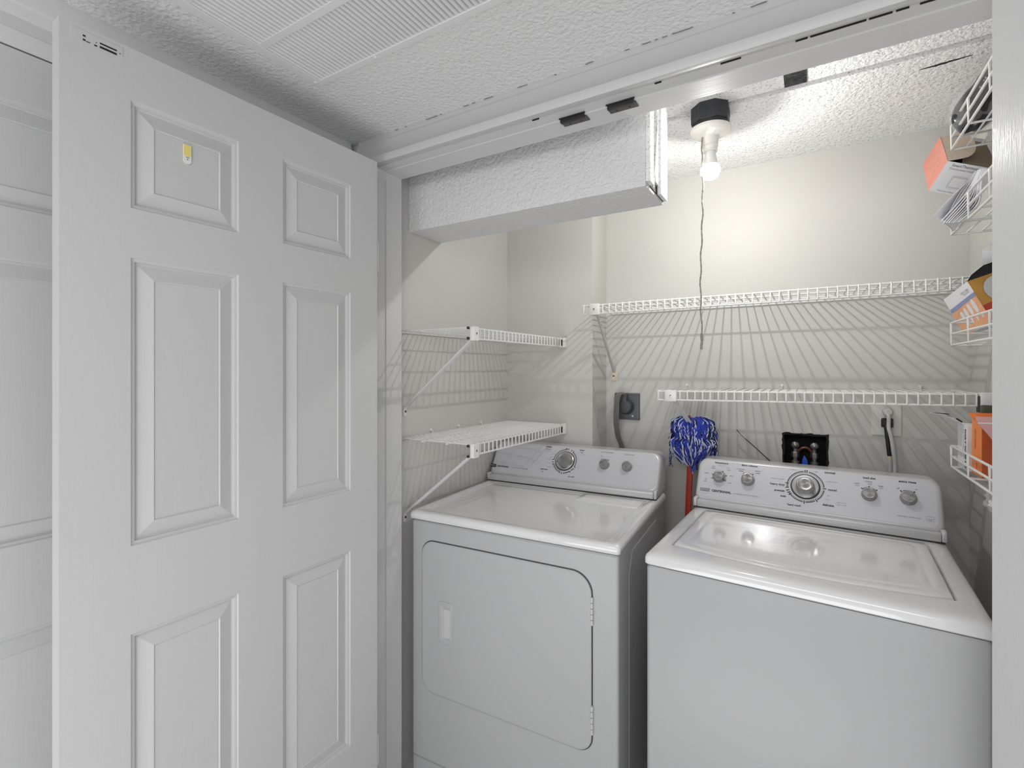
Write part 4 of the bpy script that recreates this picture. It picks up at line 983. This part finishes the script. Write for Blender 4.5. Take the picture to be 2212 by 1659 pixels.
# --- papers: a sheaf of booklets drooping out of the second basket
def cp(px, py, wd):     # working point given in camera-plane metres (precomputed from the survey)
    return RV*((px-1106)/1055*wd) + UV*((798-py)/1055*wd) + FV*wd + Vector((0, 0, 1.41))
random.seed(5)
NS = 11
for k in range(NS):
    q = k/(NS-1)
    top = (2104+q*24, 372-8*math.sin(q*PI*0.6)); tip = (2017+q*50 if k else 2015, 467+14*min(1, q*2.4) - (q > .7)*4*(q-.7)); wd = 1.215-0.02*q
    mid1 = (2094+q*24, 388+q*2); mid2 = (2066+q*44-4*(k == 0), 418+q*22)
    if k in (1, 2): tip = (2034+k*3, 484-k)
    P4 = [cp(*top, wd), cp(*mid1, wd), cp(*mid2, wd+0.004), cp(*tip, wd+0.008)]
    cur = catmull(P4, 5)
    ray = (RV*0.93 + UV*0.36 + FV).normalized()
    ext = (ray*0.9 + RV*0.05 - UV*0.05)*0.07 if k > 2 else ray*0.06 + (RV*0.24 - UV*0.24)*0.10
    bm = N(); rA = [[bm.verts.new(p+ext*f+UV*0.004*math.sin(f*3)) for f in (0, .33, .66, 1)] for p in cur]
    for i in range(len(rA)-1):
        for j in range(3): bm.faces.new((rA[i][j], rA[i][j+1], rA[i+1][j+1], rA[i+1][j]))
    th = 0.0029 if k > 2 else 0.0007
    nsh = (cur[-1]-cur[0]).cross(ext).normalized()
    if nsh.dot(RV-UV) < 0: nsh = -nsh
    vm = {}
    for f in bm.faces[:]:
        bm.faces.new([vm.setdefault(v_, bm.verts.new(v_.co + nsh*th)) if v_ not in vm else vm[v_] for v_ in f.verts][::-1])
    for e_ in [e_ for e_ in bm.edges if len(e_.link_faces) == 1 and e_.verts[0] in vm]:
        a_, b_ = e_.verts; bm.faces.new((a_, b_, vm[b_], vm[a_]))
    o = fin('booklet', bm, 'paper' if k < 6 or k % 2 == 0 else 'paper_grey')
    labs = {0: 'outermost white sheet of the drooping paper sheaf, sticking out furthest left below the salmon carton', NS-1: 'innermost grey booklet of the drooping paper sheaf, nearest the right door edge'}
    ords = ['', 'second', 'third', 'fourth', 'fifth', 'sixth', 'seventh', 'eighth', 'ninth', 'tenth']
    tag(o, labs.get(k, 'thin paper booklet in the drooping sheaf, %s from its left side' % ords[min(k, 9)]), 'booklet', 'booklets drooping from the wire rack')
# grey rolled magazine against the sheaf
bm = N(); cc = cp(2150, 410, 1.27)
pr = []
for k in range(26):
    an_ = math.radians(-30+k*16); r = 0.031-0.0004*k
    pr.append((math.cos(an_)*r*0.75, math.sin(an_)*r*1.25))
e1, e2, e3 = RV, UV, FV
e3 = (RV*0.98 + UV*0.36 + FV).normalized()
rA = [[bm.verts.new(cc+e1*x+e2*y+e3*(0.09*f)) for f in (0, .5, 1)] for x, y in pr]
for i in range(len(rA)-1):
    for j in range(2): bm.faces.new((rA[i][j], rA[i][j+1], rA[i+1][j+1], rA[i+1][j]))
bmesh.ops.solidify(bm, geom=bm.faces[:], thickness=0.001)
o = fin('rolled_magazine', bm, 'brace', None, True, 60); tag(o, 'grey rolled magazine behind the drooping papers at the right door edge', 'magazine')

# --- white, peach and gold carton in the third basket
p_, q_, g_ = D3(.352, -.220, .910).normalized(), D3(.254, -.913, -.319).normalized(), D3(.901, .343, -.265).normalized()
Lp, Lq, Lg = 0.1365, 0.1167, 0.088
Op = cp(2089.3, 607.8, 1.27)
t = thing('printed_carton', 'tilted open carton with a peach picture and blue stripe in the wire rack basket', 'box', tuple(Op))
bm = N()
def cor(i, j, k, s=0.0):
    return p_*(Lp*i+(s if i == 0 else -s)) + q_*(Lq*j+(0 if j == 0 else -s)) + g_*(Lg*k+(s if k == 0 else -s))
for s, flip in ((0.0, False), (0.0012, True)):
    V = {(i, j, k): bm.verts.new(cor(i, j, k, s)) for i in (0, 1) for j in (0, 1) for k in (0, 1)}
    for f, mi in [(((0, 0, 0), (0, 1, 0), (0, 1, 1), (0, 0, 1)), 1), (((1, 0, 0), (1, 1, 0), (1, 1, 1), (1, 0, 1)), 0), (((0, 1, 0), (1, 1, 0), (1, 1, 1), (0, 1, 1)), 0), (((0, 0, 0), (1, 0, 0), (1, 1, 0), (0, 1, 0)), 0), (((0, 0, 1), (1, 0, 1), (1, 1, 1), (0, 1, 1)), 0)]:
        bm.faces.new([V[x] for x in f]).material_index = 2 if flip else mi
    if not flip: V0 = V
    else:
        for x, y in (((0, 0, 0), (1, 0, 0)), ((1, 0, 0), (1, 0, 1)), ((1, 0, 1), (0, 0, 1)), ((0, 0, 1), (0, 0, 0))): bm.faces.new((V0[x], V0[y], V[y], V[x])).material_index = 0
fin('carton_body', bm, ['carton_white', 'gold', 'crack'], t)
def onf(u, v, off=0.0006): return p_*(Lp*(1-u)) + q_*(Lq*v) - g_*off      # front face: u 0..1 left to right, v 0..1 down
bm = N(); nf = -g_
plate(bm, [onf(*x) for x in ((0, .30), (1, .27), (1, .365), (0, .40))], nf, 0.0002); fin('blue_stripe', bm, 'bandblue', t)
bm = N(); plate(bm, [onf(*x) for x in ((0, .402), (1, .367), (1, .985), (0, .985))], nf, 0.0002); pic = fin('peach_picture', bm, 'peach', t)
bm = N()
mf = Matrix((-p_, -q_, nf)).transposed().to_4x4()
for k, (u, v, hh) in enumerate(((0.30, .57, .10), (0.45, .56, .12), (0.62, .545, .14), (0.80, .53, .17))):
    plate(bm, [onf(u+0.06*math.cos(x*PI/8), v+hh*math.sin(x*PI/8), 0.001) for x in range(16)], nf, 0.0002, 0)
for k, u in enumerate((0.30, 0.50, 0.68, 0.86)):
    plate(bm, [onf(*x, .0011) for x in ((u-.04, .72), (u+.04, .71), (u+.015, .84), (u-.015, .845))], nf, 0.0002, 0)
plate(bm, [onf(0.16+0.05*math.cos(x*PI/8), .63+.035*math.sin(x*PI/8), 0.001) for x in range(16)], nf, 0.0002, 0)
fin('white_ovals', bm, 'carton_white', pic)
bm = N(); m = mf.copy(); m.translation = onf(0.76, .15, .001); text(bm, 'EASY OPEN', 0.0075, m)
m = mf.copy(); m.translation = onf(0.78, .20, .001); text(bm, 'Grip & Pull', 0.0065, m); fin('carton_print', bm, 'ink2', t)
bm = N()
def ons(u, v, off=0.0006): return g_*(Lg*u) + q_*(Lq*v) - p_*off
plate(bm, [ons(*x) for x in ((0, .62), (1, .50), (1, 1), (0, 1))], -p_, 0.0002); fin('red_band', bm, 'deepred', t)
bm = N(); plate(bm, [ons(0.62+0.40*math.cos(x*PI/12), .36+.30*math.sin(x*PI/12), .0012) for x in range(24)], -p_, 0.0002, 0)
plate(bm, [ons(0.68+0.26*math.cos(x*PI/12), .37+.20*math.sin(x*PI/12), .0016) for x in range(24)], -p_, 0.0002, 1); fin('round_picture', bm, ['brace', 'bandblue'], t)
bm = N(); up = (-q_*0.9 + p_*0.05)
plate(bm, [Vector((0, 0, 0)), g_*Lg, g_*Lg+up*0.030, g_*0.05+up*0.030, g_*0.015+up*0.014], p_, 0.001, 0); fin('top_flap', bm, 'crack', t)
bm = N(); plate(bm, [g_*0.0+up*0.001-p_*.0006, g_*0.015+up*0.0155-p_*.0006, g_*0.05+up*0.0318-p_*.0006, g_*Lg+up*0.0318-p_*.0006, g_*Lg+up*0.030-p_*.0006, g_*0.05+up*0.030-p_*.0006, g_*0.015+up*0.014-p_*.0006], p_, 0.0016, 0); fin('flap_edge', bm, 'carton_white', t)

# --- small carton above it
t = thing('small_carton', 'small white carton with grey print peeking above the tilted peach carton', 'box', tuple(cp(2136, 548, 1.30)))
m = frame((0.014, 0, 0), D3(.83, .5, .2), D3(.35, -.8, .45)); bm = N(); box(bm, -0.028, 0.028, -0.020, 0.020, -0.016, 0.016, mtx=m, bev=0.0006); fin('carton_body', bm, 'carton_white', t)
bm = N()
for k in range(9): box(bm, -0.020, 0.004+random.uniform(-.006, .01), -0.015+k*0.0034, -0.0132+k*0.0034, -0.0166, -0.0161, mtx=m); box(bm, -0.020, 0.004+random.uniform(-.006, .01), -0.015+k*0.0034, -0.0132+k*0.0034, 0.0161, 0.0166, mtx=m)
fin('carton_print', bm, 'ink2', t)

# --- lowest basket
Z0 = 1.1515
t = thing('slim_carton', 'slim white carton with black lettering standing at the far end of the lowest basket', 'box', (0.345, 1.655, Z0))
bm = N(); box(bm, 0, 0.030, 0.002, 0.090, 0, 0.115, bev=0.0008); fin('carton_body', bm, 'carton_white', t)
bm = N(); mt = Matrix(((0, 0, -1), (0, 1, 0), (1, 0, 0))).transposed().to_4x4()
mt = Matrix.Translation((-0.0006, 0.014, 0.055)) @ Matrix(((0, 0, -1, 0), (0, -1, 0, 0), (-1, 0, 0, 0), (0, 0, 0, 1)))
text(bm, 'DAILY CARE KIT', 0.014, mt, bold=0.0006); mt2 = Matrix.Translation((0, 0.018, 0.018)) @ mt; text(bm, 'keep dry and store flat', 0.007, mt2); fin('carton_print', bm, 'ink', t)
bm = N(); plate(bm, [Vector(x) for x in ((0, 0.088, 0.116), (0, 0.03, 0.116), (-0.028, 0.03, 0.138), (-0.030, 0.085, 0.132))], Vector((0, 0, 1)), 0.001, 0)
plate(bm, [Vector(x) for x in ((-0.028, 0.032, 0.138), (-0.030, 0.084, 0.133), (-0.060, 0.080, 0.140), (-0.064, 0.050, 0.142))], Vector((0, 0, 1)), 0.001, 0); fl = fin('lid_flap', bm, 'carton_white', t)
bm = N()
plate(bm, [Vector(x) for x in ((-0.005, 0.029, 0.121), (-0.016, 0.029, 0.1295), (-0.014, 0.029, 0.1325), (-0.002, 0.029, 0.1235))], Vector((0, -1, 0)), 0.0008)
plate(bm, [Vector(x) for x in ((-0.022, 0.030, 0.1335), (-0.036, 0.040, 0.1385), (-0.0645, 0.049, 0.1435), (-0.030, 0.034, 0.1425))], Vector((0, -1, 0)), 0.0015); fin('black_flap_edge', bm, 'crack', fl)
t = thing('orange_carton', 'tall orange carton with dark red front standing in the lowest wire basket', 'box', (0.353, 1.568, Z0+0.001))
bm = N(); V = obox(Matrix.Translation((0.044, 0.040, 0.066)), 0.088, 0.080, 0.132, (0, 0, 1, 0, 0, 0), 'carton_body', ['orange', 'rust'], t)
bm.free(); bm = N(); mt = Matrix.Translation((-0.0006, 0.052, 0.086)) @ Matrix(((0, 0, -1, 0), (0, -1, 0, 0), (-1, 0, 0, 0), (0, 0, 0, 1))); text(bm, 'ZIP SEAL', 0.013, mt, bold=0.0003)
mt = Matrix.Translation((-0.0006, 0.040, 0.024)) @ Matrix(((0, 0, -1, 0), (0, -1, 0, 0), (-1, 0, 0, 0), (0, 0, 0, 1))); text(bm, '20 BAGS', 0.010, mt); fin('carton_print', bm, 'rust', t)
bm = N(); plate(bm, [Vector(x) for x in ((0.002, 0.078, 0.132), (0.086, 0.078, 0.132), (0.086, 0.082, 0.150), (-0.006, 0.082, 0.148))], Vector((0, 1, 0)), 0.001); fin('top_flap', bm, 'orange', t)
bm = N()
for z in (0.018, 0.052, 0.084): plate(bm, [Vector(x) for x in ((0.022, -0.0006, z), (0.060, -0.0006, z-0.003), (0.086, -0.0006, z), (0.060, -0.0006, z+0.004))], Vector((0, -1, 0)), 0.0003)
fin('light_swirls', bm, 'card_light', t)
t = thing('olive_packet', 'dark olive packet top sticking up behind the orange carton', 'packet', (0.372, 1.660, Z0))
bm = N(); box(bm, 0.004, 0.078, 0.004, 0.030, 0.0, 0.168, bev=0.004); fin('packet_body', bm, 'olive', t, True)
# zip bag
t = thing('zip_bag', 'pink-topped clear zip bag hanging over the front of the orange carton', 'plastic bag', (0.337, 1.548, 1.214))
bm = N(); pts = [(0.0, 0, 0.085), (0.092, 0, 0.087), (0.092, -0.004, -0.03), (0.062, -0.010, -0.020), (0.040, -0.012, 0.012), (0.016, -0.006, 0.052), (0.005, 0, 0.068)]
plate(bm, [Vector(x) for x in pts], Vector((0, 0.004, 0)).normalized(), 0.004); fin('bag_body', bm, 'pinkbag', t, True)
bm = N(); tube(bm, [(0.005, -0.001, 0.070), (0.040, -0.0015, 0.0705), (0.092, -0.001, 0.072)], 0.0022, 8); fin('zip_strip', bm, 'plastic', t, True)
# crumpled plastic below
t = thing('crumpled_plastic', 'crumpled clear plastic scrap dangling under the lowest basket', 'plastic scrap', (0.360, 1.50, 1.118))
bm = N(); bmesh.ops.create_icosphere(bm, subdivisions=4, radius=0.022)
for v_ in bm.verts:
    n_ = noise.noise(v_.co*140)*0.010 + noise.noise(v_.co*60+Vector((5, 1, 2)))*0.010; v_.co = Vector((v_.co.x*0.8, v_.co.y*0.8, v_.co.z*1.25)) + v_.co.normalized()*n_
fin('plastic_wad', bm, 'clearbag', t, False)
bm = N(); bmesh.ops.create_icosphere(bm, subdivisions=3, radius=0.012)
for v_ in bm.verts: v_.co = v_.co*(1+noise.noise(v_.co*200)*0.8) + Vector((0.004, 0, -0.012))
fin('plastic_core', bm, 'plastic', t, False)

# --- black bag in the top basket
t = thing('black_bag', 'glossy black bag wrapped in clear plastic in the topmost wire basket', 'bag', tuple(cp(2131, 203, 1.25)))
bm = N(); bmesh.ops.create_icosphere(bm, subdivisions=4, radius=1)
ax = (UV*0.80+RV*0.55).normalized(); a2 = (RV*0.80-UV*0.55).normalized()
for v_ in bm.verts:
    p = v_.co.copy(); k = 1+noise.noise(p*1.6)*0.22
    v_.co = (ax*p.x*0.094 + a2*p.y*0.050 + FV*p.z*0.05)*k - UV*0.010
    v_.co.z = min(v_.co.z, 2.205-(1.41+(798-203)/1055*1.25))
fin('bag_body', bm, 'blackbag', t, True, 180)
bm = N(); m = Matrix((ax, -a2, -FV)).transposed().to_4x4(); m.translation = -FV*0.052 - a2*0.020
for k in range(14):
    u = random.uniform(-.05, .045); v__ = random.uniform(0.006, 0.030); box(bm, u, u+0.004, v__, v__+0.0016, 0, 0.0005, mtx=m)
fin('white_flecks', bm, 'paper', t)
bm = N(); bmesh.ops.create_icosphere(bm, subdivisions=4, radius=1)
for v_ in bm.verts:
    p = v_.co.copy(); k = 1+noise.noise(p*2.2+Vector((3, 3, 3)))*0.25+noise.noise(p*7)*0.06
    v_.co = (ax*p.x*0.100 + a2*p.y*0.060 + FV*p.z*0.056)*k - UV*0.008 - RV*0.004
    v_.co.z = min(v_.co.z, 2.215-(1.41+(798-203)/1055*1.25))
fin('clear_wrap', bm, 'clearbag', t, True, 180)
